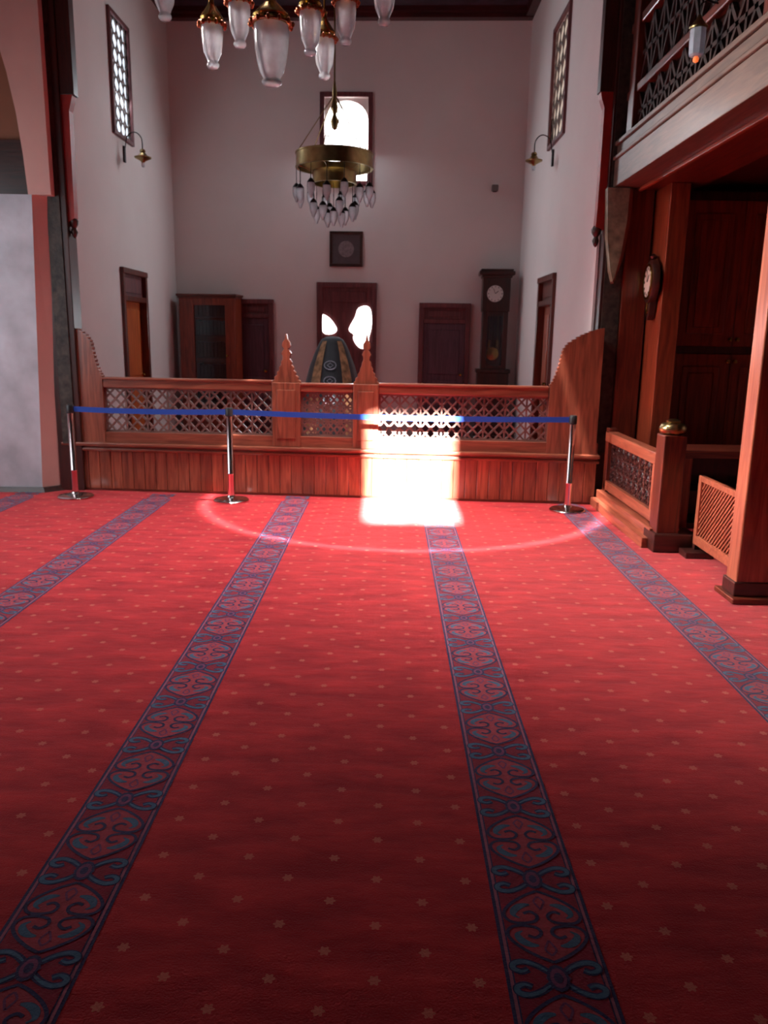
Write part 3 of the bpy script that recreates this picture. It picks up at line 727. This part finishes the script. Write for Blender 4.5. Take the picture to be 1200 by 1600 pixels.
# trellis gate between newel and near post
gate = thing('trellis_gate', 'low orange wooden gate filled with fine diagonal trellis', 'gate', (2.44, 5.32, 0), R(90))
gz0, gz1, GL = 0.09, 0.635, 0.82
MB().box(0, GL, -0.02, 0.02, gz0, gz0+0.075, .005).build('bottom_rail', M['bright_y'], gate)
MB().box(0, GL, -0.02, 0.02, gz1-0.045, gz1, .005).build('top_rail', M['bright_y'], gate)
for x in (0, GL-0.055): MB().box(x, x+0.055, -0.022, 0.022, gz0, gz1, .005).build('stile', M['bright_z'], gate)
b = MB(); x0, x1, z0, z1 = 0.055, GL-0.055, gz0+0.075, gz1-0.045; H = z1-z0
k = -H
while k < x1-x0:
    for sgn in (1, -1):
        a0 = max(0, k); a1 = min(x1-x0, k+H)
        if a1-a0 > 0.02:
            p = (x0+a0, z0+(a0-k)); q = (x0+a1, z0+(a1-k))
            if sgn < 0: p = (p[0], z1-(p[1]-z0)); q = (q[0], z1-(q[1]-z0))
            b.bar(p, q, 0.012, -0.008 if sgn > 0 else 0.0, 0.0 if sgn > 0 else 0.008)
    k += 0.045
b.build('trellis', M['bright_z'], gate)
MB().box(GL-0.15, GL+0.01, -0.10, 0.12, 0.0, 0.05, .006).box(GL-0.05, GL-0.005, -0.02, 0.02, 0.05, gz0).build('foot', M['dark_x'], gate)

# low open cabinet in the shadow under the gallery
lc = thing('low_cabinet', 'low open-fronted wooden cabinet in the shade between fence newel and gate', 'cabinet', (2.60, 7.0, 0))
MB().box(0, 1.1, 0, 0.45, 0.64, 0.71, .006).build('top', M['red_x'], lc)
MB().box(0, 0.09, 0, 0.45, 0, 0.64, .005).build('side_panel', M['panel_z'], lc)
MB().box(1.01, 1.1, 0, 0.45, 0, 0.64, .005).build('side_panel', M['panel_z'], lc)
MB().box(0.09, 1.01, 0.42, 0.45, 0, 0.64).build('back_panel', M['dark_z'], lc)
MB().box(0.09, 1.01, 0.03, 0.42, 0.0, 0.05).box(0.09, 1.01, 0.03, 0.42, 0.32, 0.345).build('shelf', M['dark_x'], lc)

# little hanging glass lantern in front of the parapet
ln = thing('lantern', 'small clear glass lantern hanging before the gallery parapet', 'lantern', (2.035, 5.95, 3.505))
MB().lathe([(0.035, 0.02), (0.052, 0.03), (0.055, 0.10), (0.055, 0.185), (0.045, 0.195)], (0, 0, 0), 8).build('glass', M['lantern_glass'], ln)
MB().lathe([(0.06, 0.19), (0.062, 0.20), (0.04, 0.225), (0.02, 0.25), (0.008, 0.275), (0.0, 0.28)], (0, 0, 0), 12).build('cap', M['brass_dark'], ln, smooth=40)
MB().lathe([(0.0, -0.02), (0.017, -0.01), (0.02, 0.005), (0.012, 0.02), (0.0, 0.024)], (0, 0, 0), 12).build('bulb', M['bulb'], ln, smooth=60)
MB().tube([(0, 0, 0.27), (0, 0, 0.34), (0.04, 0, 0.36), (0.115, 0, 0.345)], 0.006, 6).build('bracket', M['iron'], ln)

# ================================================================== BARRIER POSTS AND BELTS
def stanchion(label, x, y, z=0.0):
    t = thing('barrier_post', label, 'barrier post', (x, y, 0), group='barrier posts in front of the balustrade')
    MB().lathe([(0.172, 0.002), (0.175, 0.012), (0.165, 0.022), (0.10, 0.034), (0.045, 0.044), (0.036, 0.06)], (0, 0, 0), 40).build('base', M['chrome'], t, smooth=40)
    MB().lathe([(0.031, 0.05), (0.031, 0.268), (0.034, 0.272), (0.034, 0.284), (0.031, 0.288), (0.031, 0.855)], (0, 0, 0), 28).build('pole', M['chrome'], t, smooth=40)
    MB().lathe([(0.031, 0.85), (0.037, 0.856), (0.037, 0.925), (0.032, 0.935), (0.0, 0.937)], (0, 0, 0), 28).build('head', M['black'], t, smooth=40)
    return t
SP = [(-3.16, 7.95), (-1.569, 7.90), (1.773, 7.70)]
stanchion('steel barrier post next to the whitewashed pier', *SP[0])
stanchion('steel barrier post before the long lattice, blue belt on both sides', *SP[1])
stanchion('steel barrier post near the wooden step of the fence', *SP[2])
def belt(label, p, q, sag):
    b = MB(); n = 24; A = Vector((p[0], p[1])); B_ = Vector((q[0], q[1])); t_ = (B_-A).normalized(); A = A+t_*0.036; B_ = B_-t_*0.036
    nn = Vector((-t_.y, t_.x))*0.0012; rows = []
    for i in range(n+1):
        u = i/n; c = A.lerp(B_, u); z = 0.893-sag*4*u*(1-u); tw = 0.06*math.sin(u*math.pi*2)
        rows.append([b.bm.verts.new((c.x+s*nn.x+tw*0.02, c.y+s*nn.y, z+dz)) for s, dz in ((1, .026), (-1, .026), (-1, -.026), (1, -.026))])
    fs = []
    for i in range(n):
        for k in range(4): fs.append(b.bm.faces.new((rows[i][k], rows[i][(k+1) % 4], rows[i+1][(k+1) % 4], rows[i+1][k])))
    fs.append(b.bm.faces.new(rows[0])); fs.append(b.bm.faces.new(rows[-1][::-1]))
    bmesh.ops.recalc_face_normals(b.bm, faces=fs)
    o = b.build('barrier_belt', M['belt']); return tag(o, label, 'barrier belt', 'blue belts strung between the barrier posts')
belt('short blue barrier belt running from the pier to the middle post', SP[0], SP[1], 0.012)
belt('long blue barrier belt crossing the sunlit patch of the balustrade', SP[1], SP[2], 0.02)

# ================================================================== THINGS IN THE WHITE ROOM
# bookcase
bk = thing('bookcase', 'brown wooden bookcase with one glazed door in the corner of the white room', 'bookcase', backp(-2.66, -0.36), BACK[1]-R(4.5))
BW = 0.93
b = MB().box(0, 0.03, 0.0, 0.32, 0, 2.22).box(BW-0.03, BW, 0.0, 0.32, 0, 2.22).box(0.03, BW-.03, 0.30, 0.32, 0, 2.22).box(0.03, BW-.03, 0.02, 0.30, 0, 0.10).box(0.03, BW-.03, 0.02, 0.30, 2.19, 2.22)
b.build('body', M['panel_z'], bk)
MB().box(-0.03, BW+.03, -0.05, 0.34, 2.22, 2.255, .008).box(-0.015, BW+.015, -0.03, 0.33, 2.19, 2.22, .006).build('cornice', M['red_x'], bk)
SH = [0.55, 0.90, 1.25, 1.60, 1.90]
for z in SH: MB().box(0.03, BW-.03, 0.03, 0.30, z, z+0.022).build('shelf', M['dark_x'], bk)
df = MB().box(0.005, 0.25, -0.02, 0.02, 0.08, 2.19, .004).box(BW-.17, BW-.005, -0.02, 0.02, 0.08, 2.19, .004).box(0.25, BW-.17, -0.02, 0.02, 2.08, 2.19, .004).box(0.25, BW-.17, -0.02, 0.02, 0.08, 0.45, .004).build('door', M['panel_z'], bk)
MB().box(0.25, BW-.17, -0.002, 0.002, 0.45, 2.08).build('glass', M['case_glass'], df)
MB().lathe([(0.0, -0.055), (0.018, -0.05), (0.02, -0.035), (0.008, -0.02)], (BW-.14, 0, 1.3), 10, axis='y').build('knob', M['brass'], df, smooth=40)
rows = [(0.572, 'book_b', 'blue black book'), (0.922, 'book_b', 'dark blue book'), (1.272, 'book_r', 'brown bound book'), (1.622, 'teal', 'teal bound book'), (1.922, 'book_r', 'dark brown book')]
where = ['on the lowest glazed shelf of the bookcase', 'on the second glazed shelf of the bookcase from below', 'on the middle shelf of the bookcase', 'on the fourth shelf of the bookcase from below', 'on the topmost shelf of the bookcase']
rot_b = BACK[1]-R(4.5); origin = Vector(backp(-2.66, -0.36))
def bookp(x, y, z): return (origin.x+x*math.cos(rot_b)-y*math.sin(rot_b), origin.y+x*math.sin(rot_b)+y*math.cos(rot_b), z)
for (z, mk, nm), wh in zip(rows, where):
    proto = None; x = 0.24
    hmax = 0.245 if z < 1.6 or z > 1.9 else 0.235
    while x < 0.74:
        w = 0.058
        if proto is None:
            proto = thing('book', nm+' standing '+wh, 'book', bookp(x, 0.07, z), rot_b, group='books '+wh)
            MB().box(0, w-0.004, 0.0, 0.17, 0, hmax, .005).build('cover', M[mk], proto)
            o_ = MB().box(0.004, w-0.008, 0.02, 0.165, hmax-0.001, hmax+0.0005).build('page_block', M['white'], proto)
        else:
            c = copy_tree(proto); c.location = bookp(x, 0.07, z)
            s_ = random.uniform(0.90, 1.0); c.scale = (1, 1, s_)
        x += w+0.002

# tall clock
gc = thing('grandfather_clock', 'tall dark longcase clock standing in the corner of the white room', 'clock', backp(2.37, -0.38), BACK[1])
MB().box(-0.27, 0.27, -0.02, 0.32, 0, 0.10, .008).box(-0.25, 0.25, 0.0, 0.30, 0.10, 1.10, .006).box(-0.27, 0.27, -0.02, 0.31, 1.10, 1.16, .01).build('plinth', M['dark_z'], gc)
b = MB().box(-0.20, -0.12, 0.02, 0.28, 1.16, 2.05, .006).box(0.12, 0.20, 0.02, 0.28, 1.16, 2.05, .006).box(-0.12, 0.12, 0.02, 0.06, 1.16, 1.22).box(-0.12, 0.12, 0.02, 0.06, 1.98, 2.05).box(-0.12, 0.12, 0.24, 0.28, 1.16, 2.05)
b.build('trunk', M['dark_z'], gc)
MB().box(-0.12, 0.12, 0.03, 0.034, 1.22, 1.98).build('trunk_glass', M['case_glass'], gc)
MB().box(-0.215, 0.215, 0.0, 0.29, 2.05, 2.58, .006).build('hood', M['dark_z'], gc)
MB().box(-0.235, 0.235, -0.02, 0.30, 2.56, 2.60, .006).box(-0.275, 0.275, -0.05, 0.31, 2.60, 2.66, .012).box(-0.25, 0.25, -0.03, 0.30, 2.66, 2.69, .008).build('cornice', M['dark_x'], gc)
b = MB().lathe([(0.0, -0.012), (0.125, -0.01), (0.125, 0.0)], (-0.02, 0, 2.32), 32, axis='y')
for k in range(12):
    a = math.pi*k/6; b.box(-0.02+0.105*math.sin(a)-.005, -0.02+0.105*math.sin(a)+.005, -0.0145, -0.0095, 2.32+0.105*math.cos(a)-.010, 2.32+0.105*math.cos(a)+.010, m=1)
dl = b.build('dial', [M['white'], M['black']], gc)
MB().bar((-0.02, 2.32), (0.03, 2.36), 0.010, -0.018, -0.0145).bar((-0.02, 2.32), (-0.05, 2.40), 0.007, -0.021, -0.018).build('hand', M['black'], dl)
MB().tube([(-0.02, 0.10, 2.0), (-0.02, 0.10, 1.48)], 0.006, 6).lathe([(0.0, 0.075), (0.10, 0.09), (0.105, 0.10), (0.10, 0.11), (0.0, 0.12)], (-0.02, 0, 1.40), 24, axis='y').build('pendulum', M['brass'], gc, smooth=40)
for x in (-0.075, 0.06):
    MB().tube([(x, 0.14, 2.0), (x, 0.14, 1.62)], 0.004, 5).lathe([(0.0, 1.44), (0.022, 1.45), (0.022, 1.61), (0.0, 1.62)], (x, 0.14, 0), 12).build('weight', M['brass_dark'], gc, smooth=40)

# framed picture, small wall fixture
pic = thing('framed_picture', 'square dark framed print with a pale round medallion below the arched window', 'picture', backp(-0.02, -0.002, 2.995), BACK[1])
b = MB()
for (x0, x1, z0, z1) in ((-.265, .265, .225, .27), (-.265, .265, -.27, -.225), (-.265, -.22, -.225, .225), (.22, .265, -.225, .225)): b.box(x0, x1, -0.035, 0, z0, z1, .006)
b.build('frame', M['dark_z'], pic)
MB().box(-.22, .22, -0.02, 0, -.225, .225).build('print', M['paper'], pic)
b = MB().lathe([(0.0, -0.0235), (0.125, -0.023), (0.125, -0.019)], (0, 0, 0), 28, axis='y')
b.build('medallion', M['medal'], pic)
fx = thing('wall_speaker', 'tiny dark fixture high on the end wall above the tall clock', 'speaker', backp(2.30, -0.001, 3.92), BACK[1])
MB().box(-.03, .03, -0.02, 0, -.05, .05, .004).build('bracket', M['iron'], fx)
MB().box(-.05, .05, -0.12, -0.02, -.045, .045, .012).build('housing', M['lat_grey'], fx)

# cloth-draped domed shape
dm = thing('draped_cover', 'black green domed cloth cover with gold bands behind the middle of the balustrade', 'cloth cover', (-0.70, 10.0, 0))
prof = [(0.45, 0.0), (0.43, 0.3), (0.39, 0.7), (0.335, 1.05), (0.275, 1.28), (0.205, 1.46), (0.165, 1.545), (0.13, 1.60), (0.07, 1.63), (0.0, 1.635)]
fold = lambda a, z: 0.035*math.cos(14*a)*(1-z/1.7)
MB().lathe(prof, (0, 0, 0), 84, fold=fold, sy=1.3).build('cloth', M['cloth'], dm, smooth=60)
def rad(z):
    for (r0, z0), (r1, z1) in zip(prof, prof[1:]):
        if z0 <= z <= z1: return r0+(r1-r0)*(z-z0)/(z1-z0)
    return 0.0
for ang in (R(-52), R(-122)):
    b = MB(); L = []; Q = []
    for i in range(22):
        z = 0.2+1.38*i/21
        for lst, da in ((L, -0.2), (Q, 0.2)):
            a = ang+da; r = rad(z)*1.0*(1+abs(fold(a, z))*1.0)+0.012
            lst.append(b.bm.verts.new((r*math.cos(a), 1.3*r*math.sin(a), z)))
    for i in range(21):
        b.bm.faces.new((L[i], Q[i], Q[i+1], L[i+1]))
    bmesh.ops.solidify(b.bm, geom=b.bm.faces[:], thickness=0.004)
    b.build('gold_band', M['gold'], dm)
b = MB()
for z in (1.30, 1.12, 0.9):
    r = rad(z)*1.3*1.03+0.02
    b.tube([(0.07*math.cos(2*math.pi*k/14), -r+0.35*(0.05*math.sin(2*math.pi*k/14)), z+0.05*math.sin(2*math.pi*k/14)) for k in range(14)], 0.006, 5, closed=True)
    b.tube([(0.035*math.cos(2*math.pi*k/4), -r+0.35*(0.025*math.sin(2*math.pi*k/4)), z+0.025*math.sin(2*math.pi*k/4)) for k in range(4)], 0.006, 5, closed=True)
b.build('embroidery', M['silver'], dm)

# wall sconces
def sconce(label, loc, rz):
    t = thing('wall_sconce', label, 'wall lamp', loc, rz, group='brass wall lamps of the white room')
    MB().box(-0.025, 0.025, -0.025, 0, -0.10, 0.10, .006).build('wall_plate', M['iron'], t)
    MB().tube(smooth_pts([(0, -0.02, 0.05), (0, -0.06, 0.22), (0, -0.16, 0.27), (0, -0.24, 0.20), (0, -0.25, 0.06)], 5), 0.007, 7).build('arm', M['iron'], t)
    MB().lathe([(0.008, 0.07), (0.03, 0.06), (0.04, 0.035), (0.02, 0.02)], (0, -0.25, 0), 12).build('gallery_cup', M['brass_dark'], t, smooth=40)
    MB().lathe([(0.02, -0.10), (0.03, -0.08), (0.105, -0.045), (0.11, -0.03), (0.06, -0.012), (0.035, 0.02)], (0, -0.25, 0), 20).build('shade', M['brass_dark'], t, smooth=40)
    MB().lathe([(0.0, -0.16), (0.018, -0.15), (0.024, -0.12), (0.02, -0.095)], (0, -0.25, 0), 12).build('bulb', M['frost'], t, smooth=60)
    return t
sconce('brass wall lamp beneath the bluish side window', (XL, 11.13, 3.90), R(90))
sconce('brass wall lamp beneath the dim side window near the clock', (XR, 10.95, 3.90), R(-90))

# ring chandelier in the white room
ch = thing('chandelier', 'brass ring chandelier with small glass oil lamps before the arched window', 'chandelier', (-0.715, 10.5, 3.68))
MB().band(0.455, 0.47, -0.02, 0.125, n=48).band(0.45, 0.478, 0.125, 0.14, n=48).band(0.45, 0.478, -0.035, -0.02, n=48).build('outer_ring', M['brass_dark'], ch, smooth=40)
MB().band(0.255, 0.268, -0.20, -0.08, n=40).band(0.25, 0.276, -0.08, -0.066, n=40).band(0.25, 0.276, -0.214, -0.20, n=40).build('inner_ring', M['brass_dark'], ch, smooth=40)
b = MB()
b.tube([(0, 0, CEIL-3.68), (0, 0, 0.95)], 0.010, 8)
b.lathe([(0.0, 0.40), (0.03, 0.42), (0.05, 0.50), (0.02, 0.58), (0.045, 0.66), (0.02, 0.75), (0.03, 0.82), (0.012, 0.95)], (0, 0, 0), 14)
b.build('stem', M['brass_dark'], ch, smooth=40)
b = MB()
for k in range(6):
    a = math.pi*k/3+0.3; c, s = math.cos(a), math.sin(a)
    b.tube([(0.02*c, 0.02*s, 0.78), (0.46*c, 0.46*s, 0.13)], 0.006, 6)
    b.tube([(0.465*c, 0.465*s, -0.02), (0.262*c, 0.262*s, -0.08)], 0.005, 6)
b.build('chain', M['brass_dark'], ch)
proto = None
def oil_lamp():
    g = MB().lathe([(0.0, -0.115), (0.012, -0.11), (0.02, -0.085), (0.036, -0.05), (0.042, -0.01), (0.038, 0.03)], (0, 0, 0), 14).build('lamp_glass', M['glass'], ch, smooth=60)
    MB().tube([(0, 0, 0.20), (0, 0, 0.06)], 0.004, 5).lathe([(0.012, 0.07), (0.03, 0.05), (0.04, 0.03), (0.036, 0.026)], (0, 0, 0), 12).build('lamp_hanger', M['iron'], g, smooth=40)
    return g
pos = [(0.465, 2*math.pi*k/14+0.1, -0.46+0.04*((k % 2))) for k in range(14)]+[(0.262, 2*math.pi*k/8+0.3, -0.60-0.05*(k % 2)) for k in range(8)]+[(0.10, 2*math.pi*k/3+0.5, -0.70) for k in range(3)]
lampg = oil_lamp()
for i, (r, a, z) in enumerate(pos):
    g = lampg if i == 0 else copy_tree(lampg, ch)
    g.location = (r*math.cos(a), r*math.sin(a), z+0.12); g.scale = (1.2, 1.2, 1.2)
b = MB()
for (r, a, z) in pos:
    top = -0.03 if r > 0.4 else -0.21
    b.tube([(r*math.cos(a), r*math.sin(a), z+0.30), (r*math.cos(a), r*math.sin(a), top)], 0.0035, 5)
b.build('rod', M['iron'], ch)

# big chandelier near the photographer, only its lamps dip into view
fc = thing('hall_chandelier', 'large brass chandelier overhead with frosted glass lamps in copper crowned caps', 'chandelier', (-0.55, 4.35, 3.0))
LP = [(-1.078, 4.15, 3.075, 0.95, 's'), (-0.994, 4.8, 3.065, 1.05, 's'), (-0.791, 4.5, 3.075, 1.0, 's'), (-0.588, 4.2, 2.815, 1.0, 'b'),
      (-0.431, 4.5, 3.043, 1.0, 's'), (-0.391, 4.9, 3.048, 1.0, 's'), (-0.251, 4.5, 3.096, 0.95, 's'), (-0.052, 4.15, 3.068, 0.95, 's')]
def lamp(kind):
    if kind == 's': r, h = 0.056, 0.205
    else: r, h = 0.084, 0.27
    pr = [(0.0, 0.0), (r*0.40, 0.002), (r*0.56, 0.012), (r*0.58, 0.022), (r*0.46, 0.032), (r*0.50, 0.038), (r*0.66, 0.058), (r*0.82, h*0.38), (r*0.93, h*0.58), (r, h*0.82), (r*0.98, h*0.97), (r*0.9, h)]
    g = MB().lathe(pr, (0, 0, 0), 28).build('lamp_glass', M['frost'], fc, smooth=60)
    c = MB().lathe([(r*1.02, h-0.004), (r*1.12, h), (r*1.14, h+0.014), (r*0.98, h+0.022), (r*1.06, h+0.032), (r*0.96, h+0.044), (r*0.72, h+0.062), (r*0.5, h+0.082), (r*0.28, h+0.098), (r*0.22, h+0.125), (r*0.3, h+0.135), (r*0.12, h+0.15), (0.0, h+0.155)], (0, 0, 0), 28)
    c.build('lamp_cap', M['brass'], g, smooth=40)
    k = MB()
    for i in range(12):
        a = 2*math.pi*i/12
        k.lathe([(0.0, -0.012), (0.009, -0.006), (0.012, 0.004), (0.006, 0.014), (0.0, 0.018)], (r*1.2*math.cos(a), r*1.2*math.sin(a), h-0.002), 6)
    k.band(r*1.08, r*1.2, h-0.004, h+0.004, n=24)
    k.build('lamp_crown', M['copper'], g, smooth=50)
    return g, h
protos = {}
for (x, y, z, sc, kd) in LP:
    if kd not in protos: protos[kd] = lamp(kd); g = protos[kd][0]
    else: g = copy_tree(protos[kd][0], fc)
    g.location = (x+0.55, y-4.35, z-3.0); g.scale = (sc, sc, sc)
b = MB(); z_ring = 0.62
for (x, y, z, sc, kd) in LP:
    h = protos[kd][1]; b.tube([(x+0.55, y-4.35, z-3.0+(h+0.15)*sc), (x+0.55, y-4.35, z_ring if kd == 's' else 0.75)], 0.006, 6)
    if kd == 's': b.tube([(x+0.55, y-4.35, z_ring), (0.0, 0.0, 0.80)], 0.009, 6)
    else: b.tube([(x+0.55, y-4.35, 0.75), (0.0, 0.0, 0.80)], 0.009, 6)
b.build('arm', M['brass'], fc)
MB().band(0.56, 0.60, z_ring-0.03, z_ring+0.05, n=48).band(0.30, 0.33, z_ring-0.02, z_ring+0.03, n=40).build('ring', M['brass'], fc, smooth=40)
MB().tube([(0, 0, CEIL-3.0), (0, 0, 1.2)], 0.014, 8).lathe([(0.0, 0.62), (0.05, 0.66), (0.09, 0.76), (0.05, 0.86), (0.07, 0.95), (0.03, 1.05), (0.04, 1.12), (0.015, 1.22)], (0, 0, 0), 16).build('stem', M['brass'], fc, smooth=40)

# ================================================================== LIGHT
w = bpy.data.worlds.new('world'); scene.world = w; w.use_nodes = True
w.node_tree.nodes['Background'].inputs['Color'].default_value = (0.75, 0.85, 1.0, 1)
w.node_tree.nodes['Background'].inputs['Strength'].default_value = 0.5

def light(name, kind, loc, target, energy, color=(1, 1, 1), **kw):
    d = bpy.data.lights.new(name, kind); d.energy = energy; d.color = color
    for k, v in kw.items(): setattr(d, k, v)
    o = bpy.data.objects.new(name, d); col.objects.link(o); o.location = loc
    o.rotation_euler = (Vector(target)-Vector(loc)).to_track_quat('-Z', 'Y').to_euler()
    return o
# low sun through the rear window
light('sun', 'SUN', (0.23, -8, 9), (0.23, -8+math.cos(R(SUN_E)), 9-math.sin(R(SUN_E))), 170.0, (1.0, 0.95, 0.88), angle=R(1.1))
# daylight entering by the hall windows, then added fill lamps for post side and carpet
for y in (4.7, 6.7):
    light('hall_window_light', 'AREA', (-5.35, y, 2.15), (-1.0, y+0.6, 0.6), 40, (0.90, 0.94, 1.0), shape='RECTANGLE', size=1.0, size_y=2.4)
light('post_side_fill', 'AREA', (-5.3, 6.6, 4.6), (2.4, 5.3, 1.2), 95, (1.0, 0.93, 0.88), shape='RECTANGLE', size=0.8, size_y=1.2, spread=R(44))  # added lamp to light the post's side; no window stands here
light('overhead_fill_light', 'AREA', (-1.2, 6.5, 6.35), (-0.6, 6.7, 0.0), 100, (0.98, 0.97, 1.0), shape='DISK', size=1.4, spread=R(76))  # added lamp pooling light on the far carpet; no dome is built
light('arched_window_light', 'AREA', backp(-0.03, -0.12, 4.6), backp(-0.03, -3.0, 2.6), 50, (0.82, 0.91, 1.0), shape='RECTANGLE', size=0.6, size_y=1.1)
light('low_window_light', 'AREA', backp(0.2, -0.10, 1.8), backp(0.2, -3.0, 1.4), 20, (0.85, 0.92, 1.0), shape='RECTANGLE', size=0.5, size_y=0.6)
light('side_window_light', 'AREA', (XL+0.1, 11.12, 4.8), (1.5, 11.0, 2.0), 16, (0.86, 0.93, 1.0), shape='RECTANGLE', size=0.6, size_y=1.2)
# added unseen spot; its nodes shape the ring of light on the carpet
sp = light('ring_spot', 'SPOT', (0.17, 7.70, 5.9), (0.17, 8.05, 0), 7500, (1.0, 0.93, 0.86), spot_size=R(60), spot_blend=0.1, shadow_soft_size=0.02)
d = sp.data; d.use_nodes = True; nt = d.node_tree; em = nt.nodes['Emission']
tc = nt.nodes.new('ShaderNodeTexCoord'); sx = nt.nodes.new('ShaderNodeSeparateXYZ'); nt.links.new(tc.outputs['Normal'], sx.inputs[0])
def mth(op, a, c=None):
    n = nt.nodes.new('ShaderNodeMath'); n.operation = op
    for i, v in enumerate((a, c)):
        if v is None: continue
        if isinstance(v, (int, float)): n.inputs[i].default_value = v
        else: nt.links.new(v, n.inputs[i])
    return n.outputs[0]
rr = mth('DIVIDE', mth('SQRT', mth('ADD', mth('MULTIPLY', sx.outputs[0], sx.outputs[0]), mth('MULTIPLY', sx.outputs[1], sx.outputs[1]))), mth('ABSOLUTE', sx.outputs[2]))
R0 = 2.0/5.9
q = mth('DIVIDE', mth('SUBTRACT', rr, R0), 0.010)
ring = mth('POWER', 2.718, mth('MULTIPLY', mth('MULTIPLY', q, q), -1.0))
inside = mth('MULTIPLY', mth('LESS_THAN', rr, R0), 0.16)
nt.links.new(mth('ADD', ring, inside), em.inputs['Strength'])

# ================================================================== CAMERA
cam = bpy.data.cameras.new('camera'); co = bpy.data.objects.new('camera', cam); col.objects.link(co)
F_PX = 1250.0
cam.sensor_fit = 'VERTICAL'; cam.sensor_height = 24.0; cam.lens = 24.0*F_PX/1600.0
cam.clip_start = 0.05; cam.clip_end = 100
yaw, pitch, roll = R(0.19972), R(12.41227), 0.0165
Fd = Vector((-math.sin(yaw)*math.cos(pitch), math.cos(yaw)*math.cos(pitch), -math.sin(pitch)))
R0v = Fd.cross(Vector((0, 0, 1))).normalized(); U0 = R0v.cross(Fd)
Xc = R0v*math.cos(roll)+U0*math.sin(roll); Yc = -R0v*math.sin(roll)+U0*math.cos(roll)
mw = Matrix((Xc, Yc, -Fd)).transposed().to_4x4(); mw.translation = Vector((0, 0, 1.65))
co.matrix_world = mw
scene.camera = co
cam.dof.use_dof = True; cam.dof.focus_distance = 2.3; cam.dof.aperture_fstop = 4.5

scene.view_settings.view_transform = 'Standard'; scene.view_settings.look = 'None'
scene.view_settings.exposure = 0.0; scene.view_settings.gamma = 1.0; scene.view_settings.use_curve_mapping = False
scene.cycles.max_bounces = 7; scene.cycles.diffuse_bounces = 4; scene.cycles.glossy_bounces = 3; scene.cycles.transparent_max_bounces = 10
scene.cycles.sample_clamp_indirect = 6.0
scene.cycles.use_denoising = True
